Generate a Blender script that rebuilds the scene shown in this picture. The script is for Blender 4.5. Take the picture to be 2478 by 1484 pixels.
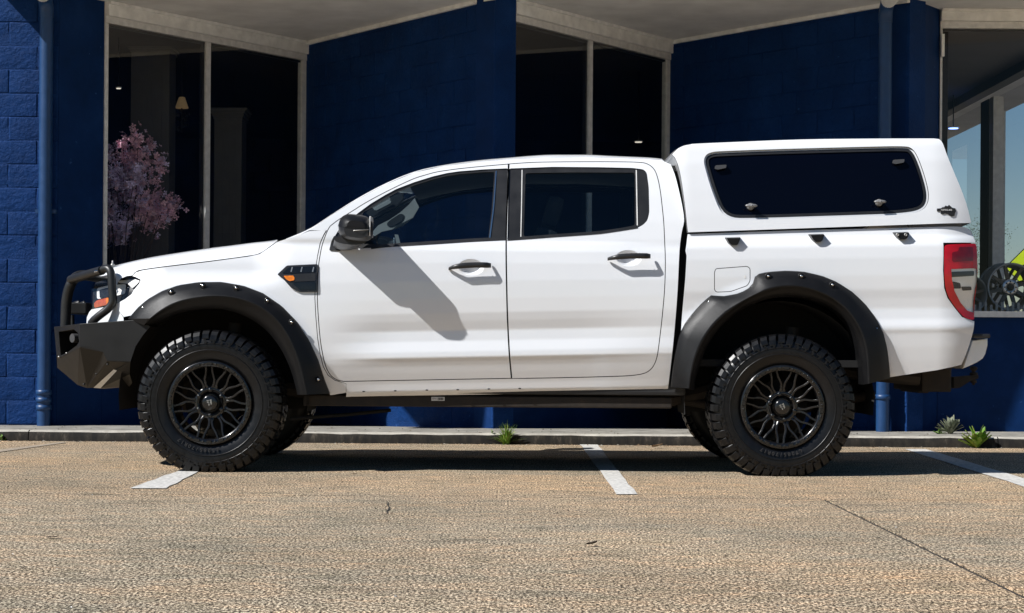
import bpy, bmesh, math, random
import numpy as np
from mathutils import Vector, Matrix
from mathutils.geometry import delaunay_2d_cdt

random.seed(7)
rng = np.random.default_rng(7)
for o in list(bpy.data.objects):
    bpy.data.objects.remove(o)
SC = bpy.context.scene
COL = SC.collection

# ------------------------------------------------------------------ camera, sky, sun, exposure
F_PX, CX, CY, ROLL, CAM_H, CAM_D = 4361.0, 1239.0, 841.0, 0.0073, 0.72, 10.2
cam = bpy.data.cameras.new('camera')
cam.sensor_width = 36.0
cam.lens = F_PX / 2478.0 * 36.0
cam.shift_y = 99.0 / 2478.0
cam.clip_end = 2000
camo = bpy.data.objects.new('camera', cam)
COL.objects.link(camo)
camo.matrix_world = Matrix.Translation((0, -CAM_D, CAM_H)) @ Matrix.Rotation(math.pi / 2, 4, 'X') @ Matrix.Rotation(ROLL, 4, 'Z')
SC.camera = camo

SUN_RIGHT, SUN_BACK = 0.955, 0.48                 # travel of the light per metre of fall
sdir = Vector((SUN_RIGHT, SUN_BACK, -1)).normalized()
sun = bpy.data.lights.new('sun', 'SUN')
sun.energy = 5.0
sun.angle = math.radians(0.53)
sun.color = (1.0, 0.985, 0.965)
suno = bpy.data.objects.new('sun', sun)
COL.objects.link(suno)
suno.location = (-8, -6, 12)
suno.rotation_euler = sdir.to_track_quat('-Z', 'Y').to_euler()

W = bpy.data.worlds.new('World')
SC.world = W
W.use_nodes = True
wn = W.node_tree.nodes
wl = W.node_tree.links
sky = wn.new('ShaderNodeTexSky')
sky.sky_type = 'NISHITA'
sky.sun_disc = False
sky.sun_elevation = math.asin(-sdir.z)
sky.sun_rotation = math.atan2(-sdir.x, -sdir.y)
sky.air_density = 1.0
sky.dust_density = 0.1
sky.ozone_density = 2.0
wn['Background'].inputs['Strength'].default_value = 0.05
hs = wn.new('ShaderNodeHueSaturation'); hs.inputs['Saturation'].default_value = 1.25
wl.new(sky.outputs[0], hs.inputs['Color'])
wl.new(hs.outputs[0], wn['Background'].inputs['Color'])

SC.view_settings.view_transform = 'Standard'
SC.view_settings.look = 'None'
SC.view_settings.exposure = 0.34
SC.view_settings.gamma = 1.0
SC.view_settings.use_curve_mapping = False
SC.cycles.use_denoising = True
SC.cycles.max_bounces = 10
SC.cycles.transparent_max_bounces = 16
SC.cycles.caustics_reflective = False
SC.cycles.caustics_refractive = False

# ------------------------------------------------------------------ helpers
def at(px, py, y):
    """photo pixel (2478 px wide) -> world point on the vertical plane at depth y"""
    dx, dy = px - CX, py - CY
    dx, dy = dx + ROLL * dy, dy - ROLL * dx
    d = (y + CAM_D) / F_PX
    return Vector((dx * d, y, CAM_H - dy * d))

def ground(px, py, z=0.0):
    dx, dy = px - CX, py - CY
    dx, dy = dx + ROLL * dy, dy - ROLL * dx
    d = (CAM_H - z) / dy * F_PX
    return Vector((dx * d / F_PX, d - CAM_D, z))

def crop(ox, oy, s):
    """reader for points measured in an enlarged piece of the photo"""
    return lambda pts: [((x / s + ox) / 1.53430, (y / s + oy) / 1.53430) for x, y in pts]
C1 = crop(150, 850, 1.5618)
C2 = crop(1000, 500, 1.484)
C3 = crop(1850, 500, 1.4835)
C4 = crop(2450, 480, 1.9062)
C5 = crop(2450, 950, 1.7462)
Z1 = crop(180, 900, 2.4733)
ZM = crop(1180, 700, 5.7067)
ZR = crop(3380, 700, 1.8556)

def cr(pts, n=6, closed=False):
    """Catmull-Rom through the points"""
    out = []
    P = [np.array(p, float) for p in pts]
    N = len(P)
    rngi = range(N) if closed else range(N - 1)
    for i in rngi:
        p0 = P[(i - 1) % N] if (closed or i > 0) else 2 * P[0] - P[1]
        p1, p2 = P[i], P[(i + 1) % N]
        p3 = P[(i + 2) % N] if (closed or i + 2 < N) else 2 * P[-1] - P[-2]
        for k in range(n):
            t = k / n
            out.append(tuple(0.5 * (2 * p1 + (p2 - p0) * t + (2 * p0 - 5 * p1 + 4 * p2 - p3) * t * t + (3 * p1 - p0 - 3 * p2 + p3) * t ** 3)))
    if not closed:
        out.append(tuple(P[-1]))
    return out

def resample(pts, n):
    A = np.array(pts, float)
    L = np.concatenate([[0], np.cumsum(np.linalg.norm(np.diff(A, axis=0), axis=1))])
    t = np.linspace(0, L[-1], n)
    return [tuple(np.interp(q, L, A[:, k]) for k in range(A.shape[1])) for q in t]

def rounded(pts, r, n=5):
    """polygon with its corners rounded by radius r (same units)"""
    out = []
    N = len(pts)
    for i in range(N):
        p = np.array(pts[i], float); a = np.array(pts[i - 1], float); b = np.array(pts[(i + 1) % N], float)
        rr = r[i] if isinstance(r, (list, tuple)) else r
        ra = min(rr, np.linalg.norm(a - p) * .48); rb = min(rr, np.linalg.norm(b - p) * .48)
        q0 = p + (a - p) / np.linalg.norm(a - p) * ra
        q1 = p + (b - p) / np.linalg.norm(b - p) * rb
        for k in range(n + 1):
            t = k / n
            out.append(tuple((1 - t) ** 2 * q0 + 2 * t * (1 - t) * p + t * t * q1))
    return out

def world(p):
    m = p.matrix_parent_inverse @ p.matrix_basis
    return world(p.parent) @ m if p.parent else p.matrix_basis.copy()

def link(o, parent=None):
    COL.objects.link(o)
    if parent is not None:
        o.parent = parent
        m = world(parent)
        o.matrix_parent_inverse = m.inverted()
    return o

def tag(o, label=None, cat=None, group=None, kind=None):
    if label: o['label'] = label
    if cat: o['category'] = cat
    if group: o['group'] = group
    if kind: o['kind'] = kind
    return o

def empty(name, loc, label=None, cat=None, group=None, kind=None, parent=None):
    o = bpy.data.objects.new(name, None)
    o.empty_display_size = 0.1
    o.location = loc
    link(o, parent)
    return tag(o, label, cat, group, kind)

class MB:
    """collects shapes, builds ONE mesh object"""
    def __init__(s):
        s.v, s.f, s.m, s.sm = [], [], [], []
    def add(s, verts, faces, mi=0, smooth=False):
        b = len(s.v)
        s.v += [tuple(p) for p in verts]
        for f in faces:
            s.f.append(tuple(i + b for i in f)); s.m.append(mi); s.sm.append(smooth)
        return s
    def box(s, lo, hi, mi=0, M=None):
        x0, y0, z0 = lo; x1, y1, z1 = hi
        v = [Vector(p) for p in ((x0,y0,z0),(x1,y0,z0),(x1,y1,z0),(x0,y1,z0),(x0,y0,z1),(x1,y0,z1),(x1,y1,z1),(x0,y1,z1))]
        if M is not None: v = [M @ p for p in v]
        return s.add(v, [(0,3,2,1),(4,5,6,7),(0,1,5,4),(1,2,6,5),(2,3,7,6),(3,0,4,7)], mi)
    def bbox(s, lo, hi, b=0.006, mi=0, M=None):
        """box with chamfered edges"""
        bm = bmesh.new()
        bmesh.ops.create_cube(bm, size=1)
        for v in bm.verts:
            v.co = Vector([lo[k] + (v.co[k] + .5) * (hi[k] - lo[k]) for k in range(3)])
        bmesh.ops.bevel(bm, geom=bm.edges[:], offset=b, segments=2, affect='EDGES', profile=.6)
        return s.bm(bm, mi, M)
    def bm(s, bm, mi=0, M=None, smooth=False):
        bm.verts.index_update()
        v = [(M @ q.co if M is not None else q.co.copy()) for q in bm.verts]
        s.add(v, [tuple(q.index for q in f.verts) for f in bm.faces], mi, smooth)
        bm.free()
        return s
    def quad_strip(s, rows, mi=0, smooth=True, closed=False):
        """loft: rows = lists of points of equal length"""
        n = len(rows[0]); v = [p for r in rows for p in r]; f = []
        for i in range(len(rows) - 1):
            for j in range(n if closed else n - 1):
                k = (j + 1) % n
                f.append((i*n+j, i*n+k, (i+1)*n+k, (i+1)*n+j))
        return s.add(v, f, mi, smooth)
    def prism(s, poly, depth, mi=0, smooth_side=False):
        """poly: 3D points of a planar outline; depth: vector of extrusion"""
        n = len(poly); d = Vector(depth)
        v = [Vector(p) for p in poly] + [Vector(p) + d for p in poly]
        s.add(v, [tuple(range(n))[::-1], tuple(range(n, 2*n))], mi)
        s.add(v, [(i, (i+1) % n, (i+1) % n + n, i + n) for i in range(n)], mi, smooth_side)
        return s
    def tube(s, path, r, n=12, mi=0, cap=True, smooth=True):
        P = [Vector(p) for p in path]
        R = r if isinstance(r, (list, tuple)) else [r] * len(P)
        t0 = (P[1] - P[0]).normalized()
        u = t0.orthogonal().normalized()
        rows = []
        for i, p in enumerate(P):
            t = ((P[min(i+1, len(P)-1)] - P[max(i-1, 0)])).normalized()
            u = (u - t * u.dot(t)).normalized()
            w = t.cross(u)
            rows.append([p + (u * math.cos(a) + w * math.sin(a)) * R[i] for a in [2*math.pi*k/n for k in range(n)]])
        s.quad_strip(rows, mi, smooth, closed=True)
        if cap:
            s.add(rows[0], [tuple(range(n))[::-1]], mi); s.add(rows[-1], [tuple(range(n))], mi)
        return s
    def lathe(s, prof, c, n=48, mi=0, smooth=True, axis='Y', ang0=0.0):
        """prof: (radius, offset along axis)"""
        rows = []
        for r, h in prof:
            row = []
            for k in range(n):
                a = ang0 + 2*math.pi*k/n
                if axis == 'Y': row.append(Vector((c[0] + r*math.cos(a), c[1] + h, c[2] + r*math.sin(a))))
                elif axis == 'Z': row.append(Vector((c[0] + r*math.cos(a), c[1] + r*math.sin(a), c[2] + h)))
                else: row.append(Vector((c[0] + h, c[1] + r*math.cos(a), c[2] + r*math.sin(a))))
            rows.append(row)
        return s.quad_strip(rows, mi, smooth, closed=True)
    def sphere(s, c, r, mi=0, nu=10, nv=7, M=None):
        rx, ry, rz = r if isinstance(r, (list, tuple)) else (r, r, r)
        rows = []
        for i in range(nv + 1):
            t = math.pi * i / nv
            row = [Vector((rx*math.sin(t)*math.cos(2*math.pi*k/nu), ry*math.sin(t)*math.sin(2*math.pi*k/nu), rz*math.cos(t))) for k in range(nu)]
            if M is not None: row = [M @ p for p in row]
            rows.append([p + Vector(c) for p in row])
        return s.quad_strip(rows, mi, True, closed=True)
    def build(s, name, mats, parent=None, smooth=None, recalc=True, weld=False):
        me = bpy.data.meshes.new(name)
        me.from_pydata([tuple(v) for v in s.v], [], s.f)
        for m in (mats if isinstance(mats, (list, tuple)) else [mats]): me.materials.append(m)
        me.polygons.foreach_set('material_index', s.m)
        me.polygons.foreach_set('use_smooth', s.sm if smooth is None else [smooth] * len(s.f))
        if recalc or weld:
            bm = bmesh.new(); bm.from_mesh(me)
            if weld: bmesh.ops.remove_doubles(bm, verts=bm.verts[:], dist=1e-5)
            if recalc: bmesh.ops.recalc_face_normals(bm, faces=bm.faces[:])
            bm.to_mesh(me); bm.free()
        me.update()
        o = bpy.data.objects.new(name, me)
        return link(o, parent)

def dup(o, parent):
    c = o.copy()
    COL.objects.link(c)
    c.parent = parent
    return c

# ------------------------------------------------------------------ materials
def nmat(name):
    m = bpy.data.materials.new(name)
    m.use_nodes = True
    nt = m.node_tree
    return m, nt.nodes, nt.links, nt.nodes['Principled BSDF']

def simple(name, col, rough=.5, metal=0.0, spec=.5, coat=0.0, coat_r=.05, noise=0.0, nscale=30.0, bump=0.0, bscale=200.0, bdist=.002):
    m, N, L, B = nmat(name)
    B.inputs['Base Color'].default_value = (*col, 1)
    B.inputs['Roughness'].default_value = rough
    B.inputs['Metallic'].default_value = metal
    B.inputs['Specular IOR Level'].default_value = spec
    B.inputs['Coat Weight'].default_value = coat
    B.inputs['Coat Roughness'].default_value = coat_r
    tc = N.new('ShaderNodeTexCoord')
    if noise > 0:
        n = N.new('ShaderNodeTexNoise'); n.inputs['Scale'].default_value = nscale; n.inputs['Detail'].default_value = 6
        L.new(tc.outputs['Object'], n.inputs['Vector'])
        r = N.new('ShaderNodeMapRange')
        r.inputs['From Min'].default_value = .3; r.inputs['From Max'].default_value = .7
        r.inputs['To Min'].default_value = 1 - noise; r.inputs['To Max'].default_value = 1 + noise
        L.new(n.outputs['Fac'], r.inputs['Value'])
        mx = N.new('ShaderNodeMix'); mx.data_type = 'RGBA'; mx.blend_type = 'MULTIPLY'
        mx.inputs['Factor'].default_value = 1
        mx.inputs['A'].default_value = (*col, 1)
        L.new(r.outputs['Result'], mx.inputs['B'])
        L.new(mx.outputs['Result'], B.inputs['Base Color'])
        r2 = N.new('ShaderNodeMapRange')
        r2.inputs['To Min'].default_value = max(0, rough - .12); r2.inputs['To Max'].default_value = min(1, rough + .12)
        L.new(n.outputs['Fac'], r2.inputs['Value']); L.new(r2.outputs['Result'], B.inputs['Roughness'])
    if bump > 0:
        n2 = N.new('ShaderNodeTexNoise'); n2.inputs['Scale'].default_value = bscale; n2.inputs['Detail'].default_value = 5
        L.new(tc.outputs['Object'], n2.inputs['Vector'])
        b = N.new('ShaderNodeBump'); b.inputs['Strength'].default_value = bump; b.inputs['Distance'].default_value = bdist
        L.new(n2.outputs['Fac'], b.inputs['Height']); L.new(b.outputs['Normal'], B.inputs['Normal'])
    return m

def glass(name, tint, refl_rough=0.0, ior=1.5, tint_strength=1.0):
    """thin pane: tinted see-through plus a mirror reflection by Fresnel"""
    m, N, L, B = nmat(name)
    N.remove(B)
    out = N['Material Output']
    tr = N.new('ShaderNodeBsdfTransparent'); tr.inputs['Color'].default_value = (*tint, 1)
    gl = N.new('ShaderNodeBsdfGlossy'); gl.inputs['Roughness'].default_value = refl_rough; gl.inputs['Color'].default_value = (1, 1, 1, 1)
    lw = N.new('ShaderNodeLayerWeight'); lw.inputs['Blend'].default_value = .5       # 1 - |cos|, same from both sides
    pw = N.new('ShaderNodeMath'); pw.operation = 'POWER'; pw.inputs[1].default_value = 5
    f0 = ((ior - 1) / (ior + 1)) ** 2 * 1.8                                            # two faces of the pane
    ma = N.new('ShaderNodeMath'); ma.operation = 'MULTIPLY_ADD'; ma.inputs[1].default_value = 1 - f0; ma.inputs[2].default_value = f0
    L.new(lw.outputs['Facing'], pw.inputs[0]); L.new(pw.outputs[0], ma.inputs[0])
    mx = N.new('ShaderNodeMixShader')
    L.new(ma.outputs[0], mx.inputs[0]); L.new(tr.outputs[0], mx.inputs[1]); L.new(gl.outputs[0], mx.inputs[2])
    L.new(mx.outputs[0], out.inputs['Surface'])
    return m

def ramp(N, stops):
    r = N.new('ShaderNodeValToRGB')
    e = r.color_ramp.elements
    while len(e) < len(stops): e.new(.5)
    for i, (p, c) in enumerate(stops):
        e[i].position = p; e[i].color = (*c, 1)
    return r

def concrete_mat():
    m, N, L, B = nmat('exposed_aggregate_concrete')
    tc = N.new('ShaderNodeTexCoord')
    v = N.new('ShaderNodeTexNoise'); v.inputs['Scale'].default_value = 108; v.inputs['Detail'].default_value = 3; v.inputs['Roughness'].default_value = .8; v.inputs['Distortion'].default_value = .2
    vm = N.new('ShaderNodeMapping'); vm.inputs['Scale'].default_value = (1, .5, 1)       # broom finish drawn towards the kerb
    L.new(tc.outputs['Object'], vm.inputs['Vector']); L.new(vm.outputs['Vector'], v.inputs['Vector'])
    r = ramp(N, [(.385, (.013, .011, .009)), (.455, (.112, .092, .066)), (.522, (.290, .240, .172)), (.585, (.84, .74, .57))])
    L.new(v.outputs['Fac'], r.inputs['Fac'])
    def mul(a_out, noise_scale, stops, scale=(1, 1, 1), detail=7, rough=.6):
        mp = N.new('ShaderNodeMapping'); mp.inputs['Scale'].default_value = scale
        L.new(tc.outputs['Object'], mp.inputs['Vector'])
        n = N.new('ShaderNodeTexNoise'); n.inputs['Scale'].default_value = noise_scale; n.inputs['Detail'].default_value = detail; n.inputs['Roughness'].default_value = rough
        L.new(mp.outputs['Vector'], n.inputs['Vector'])
        q = ramp(N, stops); L.new(n.outputs['Fac'], q.inputs['Fac'])
        mx = N.new('ShaderNodeMix'); mx.data_type = 'RGBA'; mx.blend_type = 'MULTIPLY'; mx.inputs['Factor'].default_value = 1
        L.new(a_out, mx.inputs['A']); L.new(q.outputs['Color'], mx.inputs['B'])
        return mx.outputs['Result']
    o = mul(r.outputs['Color'], .55, [(.28, (.70, .70, .68)), (.5, (1.0, .96, .92)), (.72, (1.2, 1.10, .98))])
    o = mul(o, 2.6, [(.30, (.62, .62, .62)), (.44, (1, 1, 1)), (.62, (1.06, 1.0, .95)), (.75, (1.25, 1.2, 1.12))], (.55, 1.6, 1))
    o = mul(o, 9.0, [(.30, (.70, .72, .68)), (.5, (1, 1, 1)), (.70, (1.28, 1.15, 1.05))], (.7, 1.3, 1), 4)
    o = mul(o, .7, [(.42, (1, 1, 1)), (.62, (1.05, .97, .90))], (.25, .6, 1), 3)          # redder aggregate patches
    o = mul(o, 3.5, [(.20, (.35, .34, .33)), (.27, (1, 1, 1))], (1, 1, 1), 3)             # old drips
    m2 = N.new('ShaderNodeMix'); m2.data_type = 'RGBA'; m2.inputs['Factor'].default_value = 0
    L.new(o, m2.inputs['A'])
    # warmer toward the kerb where the aggregate is worn less
    L.new(m2.outputs['Result'], B.inputs['Base Color'])
    B.inputs['Roughness'].default_value = .85
    B.inputs['Specular IOR Level'].default_value = .25
    b = N.new('ShaderNodeBump'); b.inputs['Strength'].default_value = .6; b.inputs['Distance'].default_value = .004
    L.new(v.outputs['Fac'], b.inputs['Height']); L.new(b.outputs['Normal'], B.inputs['Normal'])
    return m

def wall_mat(name, col, bscale=24, bdist=.020, bump=.7):
    m, N, L, B = nmat(name)
    tc = N.new('ShaderNodeTexCoord'); geo = N.new('ShaderNodeNewGeometry')
    n = N.new('ShaderNodeTexNoise'); n.inputs['Scale'].default_value = 3.0; n.inputs['Detail'].default_value = 8; n.inputs['Roughness'].default_value = .65
    L.new(geo.outputs['Position'], n.inputs['Vector'])
    r = ramp(N, [(.3, tuple(c * .72 for c in col)), (.55, col), (.78, tuple(min(1, c * 1.35 + .004) for c in col))])
    L.new(n.outputs['Fac'], r.inputs['Fac'])
    # pale chips and scuffs
    n3 = N.new('ShaderNodeTexNoise'); n3.inputs['Scale'].default_value = 22; n3.inputs['Detail'].default_value = 3
    L.new(geo.outputs['Position'], n3.inputs['Vector'])
    r3 = ramp(N, [(.72, (0, 0, 0)), (.76, (1, 1, 1))])
    L.new(n3.outputs['Fac'], r3.inputs['Fac'])
    mx = N.new('ShaderNodeMix'); mx.data_type = 'RGBA'
    L.new(r3.outputs['Color'], mx.inputs['Factor']); L.new(r.outputs['Color'], mx.inputs['A'])
    mx.inputs['B'].default_value = (col[0] * 2 + .02, col[1] * 1.6 + .035, col[2] * 1.4 + .06, 1)
    L.new(mx.outputs['Result'], B.inputs['Base Color'])
    B.inputs['Roughness'].default_value = .62
    B.inputs['Specular IOR Level'].default_value = .12
    n2 = N.new('ShaderNodeTexNoise'); n2.inputs['Scale'].default_value = bscale; n2.inputs['Detail'].default_value = 7; n2.inputs['Roughness'].default_value = .66; n2.inputs['Distortion'].default_value = .3
    sm = N.new('ShaderNodeMapping'); sm.inputs['Scale'].default_value = (1, 1, 1.15); L.new(geo.outputs['Position'], sm.inputs['Vector']); L.new(sm.outputs['Vector'], n2.inputs['Vector'])
    b = N.new('ShaderNodeBump'); b.inputs['Strength'].default_value = bump; b.inputs['Distance'].default_value = bdist
    L.new(n2.outputs['Fac'], b.inputs['Height']); L.new(b.outputs['Normal'], B.inputs['Normal'])
    return m

def stained(name, stops, scale, stretch):
    m, N, L, B = nmat(name)
    geo = N.new('ShaderNodeNewGeometry')
    mp = N.new('ShaderNodeMapping'); mp.inputs['Scale'].default_value = stretch
    L.new(geo.outputs['Position'], mp.inputs['Vector'])
    n = N.new('ShaderNodeTexNoise'); n.inputs['Scale'].default_value = scale; n.inputs['Detail'].default_value = 8; n.inputs['Roughness'].default_value = .7
    L.new(mp.outputs['Vector'], n.inputs['Vector'])
    r = ramp(N, stops)
    L.new(n.outputs['Fac'], r.inputs['Fac']); L.new(r.outputs['Color'], B.inputs['Base Color'])
    B.inputs['Roughness'].default_value = .9
    b = N.new('ShaderNodeBump'); b.inputs['Strength'].default_value = .6; b.inputs['Distance'].default_value = .006
    L.new(n.outputs['Fac'], b.inputs['Height']); L.new(b.outputs['Normal'], B.inputs['Normal'])
    return m

def paint_white():
    m, N, L, B = nmat('white_car_paint')
    geo = N.new('ShaderNodeNewGeometry')
    B.inputs['Base Color'].default_value = (.775, .79, .81, 1)
    B.inputs['Roughness'].default_value = .3
    B.inputs['Coat Weight'].default_value = 1.0
    B.inputs['Coat Roughness'].default_value = .03
    n2 = N.new('ShaderNodeTexNoise'); n2.inputs['Scale'].default_value = 1.6; n2.inputs['Detail'].default_value = 2
    L.new(geo.outputs['Position'], n2.inputs['Vector'])
    b = N.new('ShaderNodeBump'); b.inputs['Strength'].default_value = .12; b.inputs['Distance'].default_value = .01
    L.new(n2.outputs['Fac'], b.inputs['Height']); L.new(b.outputs['Normal'], B.inputs['Coat Normal'])
    return m

def emit(name, col, s):
    m, N, L, B = nmat(name)
    B.inputs['Base Color'].default_value = (*col, 1)
    B.inputs['Emission Color'].default_value = (*col, 1)
    B.inputs['Emission Strength'].default_value = s
    return m

BLUE = (.0034, .032, .132)
M = dict(
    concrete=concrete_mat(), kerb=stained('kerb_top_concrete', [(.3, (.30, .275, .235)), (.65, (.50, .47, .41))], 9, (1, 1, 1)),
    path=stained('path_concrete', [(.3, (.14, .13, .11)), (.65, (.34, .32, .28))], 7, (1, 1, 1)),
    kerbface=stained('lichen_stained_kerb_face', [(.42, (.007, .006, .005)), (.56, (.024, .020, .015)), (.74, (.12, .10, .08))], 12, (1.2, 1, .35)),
    joint=simple('joint_dirt', (.03, .025, .02), .95, noise=.4, nscale=40),
    line=simple('worn_white_road_paint', (.56, .54, .50), .8, noise=.35, nscale=45, bump=.4, bscale=150),
    line_worn=simple('faded_road_paint', (.34, .28, .21), .85, noise=.4, nscale=60),
    block=wall_mat('blue_painted_block', BLUE),
    mortar=wall_mat('blue_painted_joint', BLUE, bscale=60),
    render=wall_mat('blue_painted_render', tuple(c * .8 for c in BLUE), bscale=14, bdist=.006, bump=.5),
    pipe=simple('blue_painted_pipe', (.009, .048, .145), .45, noise=.12, nscale=14),
    soffit=simple('off_white_soffit_paint', (.82, .82, .81), .8, noise=.12, nscale=3, bump=.2, bscale=60),
    beam=simple('cream_timber_paint', (.88, .88, .85), .7, noise=.12, nscale=12, bump=.3, bscale=40),
    alu=simple('anodised_frame', (.74, .73, .71), .45, metal=.05, noise=.12, nscale=20),
    alu_dark=simple('dark_bronze_frame', (.045, .043, .042), .4, metal=.3, noise=.1, nscale=20),
    shopglass=glass('shop_window_glass', (.84, .86, .86), ior=1.72),
    clearglass=glass('side_window_glass', (.95, .97, 1.0), ior=1.22),
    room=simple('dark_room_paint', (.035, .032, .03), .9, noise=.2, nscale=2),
    cream=simple('cream_joinery', (.13, .122, .11), .6, noise=.1, nscale=8),
    white=paint_white(),
    under=simple('black_underseal', (.008, .008, .008), .9, noise=.3, nscale=15),
    rust=simple('dusty_chassis_steel', (.020, .0145, .010), .8, noise=.5, nscale=18, bump=.3, bscale=60),
    flare=simple('textured_black_plastic', (.0062, .0062, .0068), .42, spec=.28, noise=.15, nscale=9, bump=.35, bscale=900, bdist=.0012),
    bar=simple('satin_black_powder_coat', (.014, .014, .014), .38, noise=.12, nscale=12, bump=.2, bscale=700, bdist=.001),
    steelbar=simple('black_bumper_steel', (.0085, .0083, .008), .48, spec=.35, noise=.2, nscale=7, bump=.2, bscale=500, bdist=.001),
    rubber=simple('tyre_rubber', (.0040, .0040, .0046), .36, spec=.38, noise=.3, nscale=25, bump=.12, bscale=300, bdist=.0015),
    rim=simple('gloss_black_alloy', (.005, .005, .0055), .22, noise=.1, nscale=20, coat=.4),
    rim_face=simple('satin_black_spoke', (.011, .0104, .010), .24, noise=.1, nscale=20),
    gap=simple('gap_shade_matt_black', (.006, .006, .006), .9),  # black painted as shade inside gaps; also the colour of small black parts
    trim=simple('black_window_trim', (.016, .016, .017), .4, noise=.15, nscale=12),
    chrome=simple('polished_metal', (.75, .75, .74), .2, metal=1.0),
    steel=simple('zinc_steel', (.45, .44, .42), .38, metal=.9, noise=.2, nscale=30),
    carglass=glass('tinted_side_glass', (.50, .60, .66), ior=1.36),
    windscreen=glass('windscreen_glass', (.75, .80, .80), ior=1.5),
    darkglass=simple('dark_tinted_canopy_glass', (.0012, .0020, .006), .04, spec=.16),
    lens=glass('clear_lens', (.95, .95, .95), ior=1.4),
    red=simple('red_lens', (.46, .004, .010), .12, coat=.6, noise=.15, nscale=25),
    reddark=simple('dark_red_lens', (.16, .002, .004), .12, coat=.6, noise=.2, nscale=30),
    amber=simple('amber_lens', (.75, .20, .015), .15, coat=.6, noise=.2, nscale=60),
    orange=simple('orange_indicator', (.50, .09, .03), .2, coat=.6, noise=.2, nscale=60),
    reflector=simple('chrome_reflector', (.92, .92, .90), .25, metal=.15, bump=.3, bscale=25, bdist=.01),
    lampblack=simple('black_lamp_bezel', (.02, .02, .022), .25, noise=.2, nscale=30),
    cabin=simple('charcoal_cabin_trim', (.02, .021, .023), .7, noise=.2, nscale=15),
    cabinlight=simple('light_grey_cabin_trim', (.36, .355, .34), .75, noise=.08, nscale=10),
    letter=simple('raised_white_letter', (.75, .75, .75), .4),
    print_dark=simple('dark_print', (.01, .01, .01), .6),
    label_white=simple('white_sticker', (.65, .63, .6), .6),
    sign=simple('fluorescent_yellow_green_sheet', (.74, .92, .02), .45, noise=.05, nscale=8),
    greyalloy=simple('gunmetal_alloy', (.24, .26, .27), .4, metal=.2, noise=.1, nscale=20),
    latch=simple('grey_cast_latch', (.24, .24, .24), .4, metal=.3),
    hinge=simple('dull_grey_hinge', (.05, .05, .052), .5),
    spoke_dark=simple('dark_alloy_spoke', (.04, .042, .045), .4, metal=.2),
    silver=simple('machined_alloy', (.50, .50, .50), .3, metal=.8, noise=.1, nscale=30),
    lampshade=emit('small_lit_lamp_shade', (.5, .34, .17), .12),
    downlight=emit('downlight_glow', (1.0, .9, .75), .8),
    downblue=emit('blue_downlight_glow', (.25, .4, 1.0), 3.0),
    blossom=simple('pink_silk_petal', (.95, .60, .72), .8, noise=.4, nscale=10),
    blossom2=simple('mauve_silk_petal', (.85, .72, .97), .8, noise=.4, nscale=10),
    twig=simple('brown_twig', (.09, .06, .04), .9, noise=.3, nscale=40),
    weed=simple('bright_green_leaf', (.12, .24, .025), .55, noise=.35, nscale=30),
    weed2=simple('yellow_green_leaf', (.22, .30, .05), .55, noise=.35, nscale=30),
    weedgrey=simple('grey_green_leaf', (.20, .22, .15), .7, noise=.35, nscale=30),
    dry=simple('dry_brown_leaf', (.17, .11, .06), .8, noise=.4, nscale=40),
    bark=simple('grey_bark', (.12, .10, .08), .9, noise=.4, nscale=20, bump=.5, bscale=40, bdist=.02),
    foliage=simple('tree_leaves', (.05, .075, .03), .6, noise=.5, nscale=5),
)

# ------------------------------------------------------------------ the place: ground, kerb, building
Y_WALL = 4.05                       # front of the block piers
Z_PATH = 0.08
Z_SOF = CAM_H + 858 / F_PX * (Y_WALL + CAM_D) - 0.02
U = Vector((.6, .8, 0))             # run of the shop windows in plan

def xat(px, y):                     # world x of a pixel column at depth y
    return (px - CX) / F_PX * (y + CAM_D)

def hit(px, p, u):                  # walk from p along u to the pixel column
    k = (px - CX) / F_PX
    t = (k * (p.y + CAM_D) - p.x) / (u.x - k * u.y)
    return p + u * t

# corners in plan
L_COR = Vector((xat(137, Y_WALL), Y_WALL, 0))
L_RET = hit(247, L_COR, U)
APEX1 = hit(735, L_RET, U)
M_COR = Vector((xat(1195, Y_WALL), Y_WALL, 0))
M_RET = hit(1232, M_COR, U)
APEX2 = hit(1615, M_RET, U)
R_COR = Vector((xat(2196, Y_WALL), Y_WALL, 0))
R_RET = hit(2268, R_COR, U)

g = empty('ground', (0, 0, 0), kind='structure')
JX, JY = 1.505, ground(1900, 1208).y
bed = MB().box((-300, -300, -.5), (300, 300, -.03)).build('slab_bed', M['concrete'], g)
KERB_Y = ground(945, 1073.6).y
def slab(x0, y0, x1, y1):
    m = MB()
    m.add([(x0, y0, -.03), (x1, y0, -.03), (x1, y1, -.03), (x0, y1, -.03), (x0, y0, 0), (x1, y0, 0), (x1, y1, 0), (x0, y1, 0)],
          [(0,1,5,4), (1,2,6,5), (2,3,7,6), (3,0,4,7), (4,5,6,7)])
    return m.build('concrete_slab', M['concrete'], g)
J = .010
slab(-40, -12, JX - J, JY - J * .6)
slab(JX + J, -12, 40, JY - J * .6)
slab(-40, JY + J * .6, JX + J * 0 - J*.4, KERB_Y + .05)
slab(JX + J*.4, JY + J * .6, 40, KERB_Y + .05)

for nm, a0, b0, a1, b1 in (('joint_sealant', JX - .013, -12, JX + .013, JY - .009), ('joint_sealant', -.6, JY - .008, 40, JY + .008)):
    q = MB().quad_strip([[(a0, b0, -.004), (a1, b0, -.004)], [(a0, b1, -.004), (a1, b1, -.004)]], 0, False)
    q.build(nm, M['joint'], g)
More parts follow.
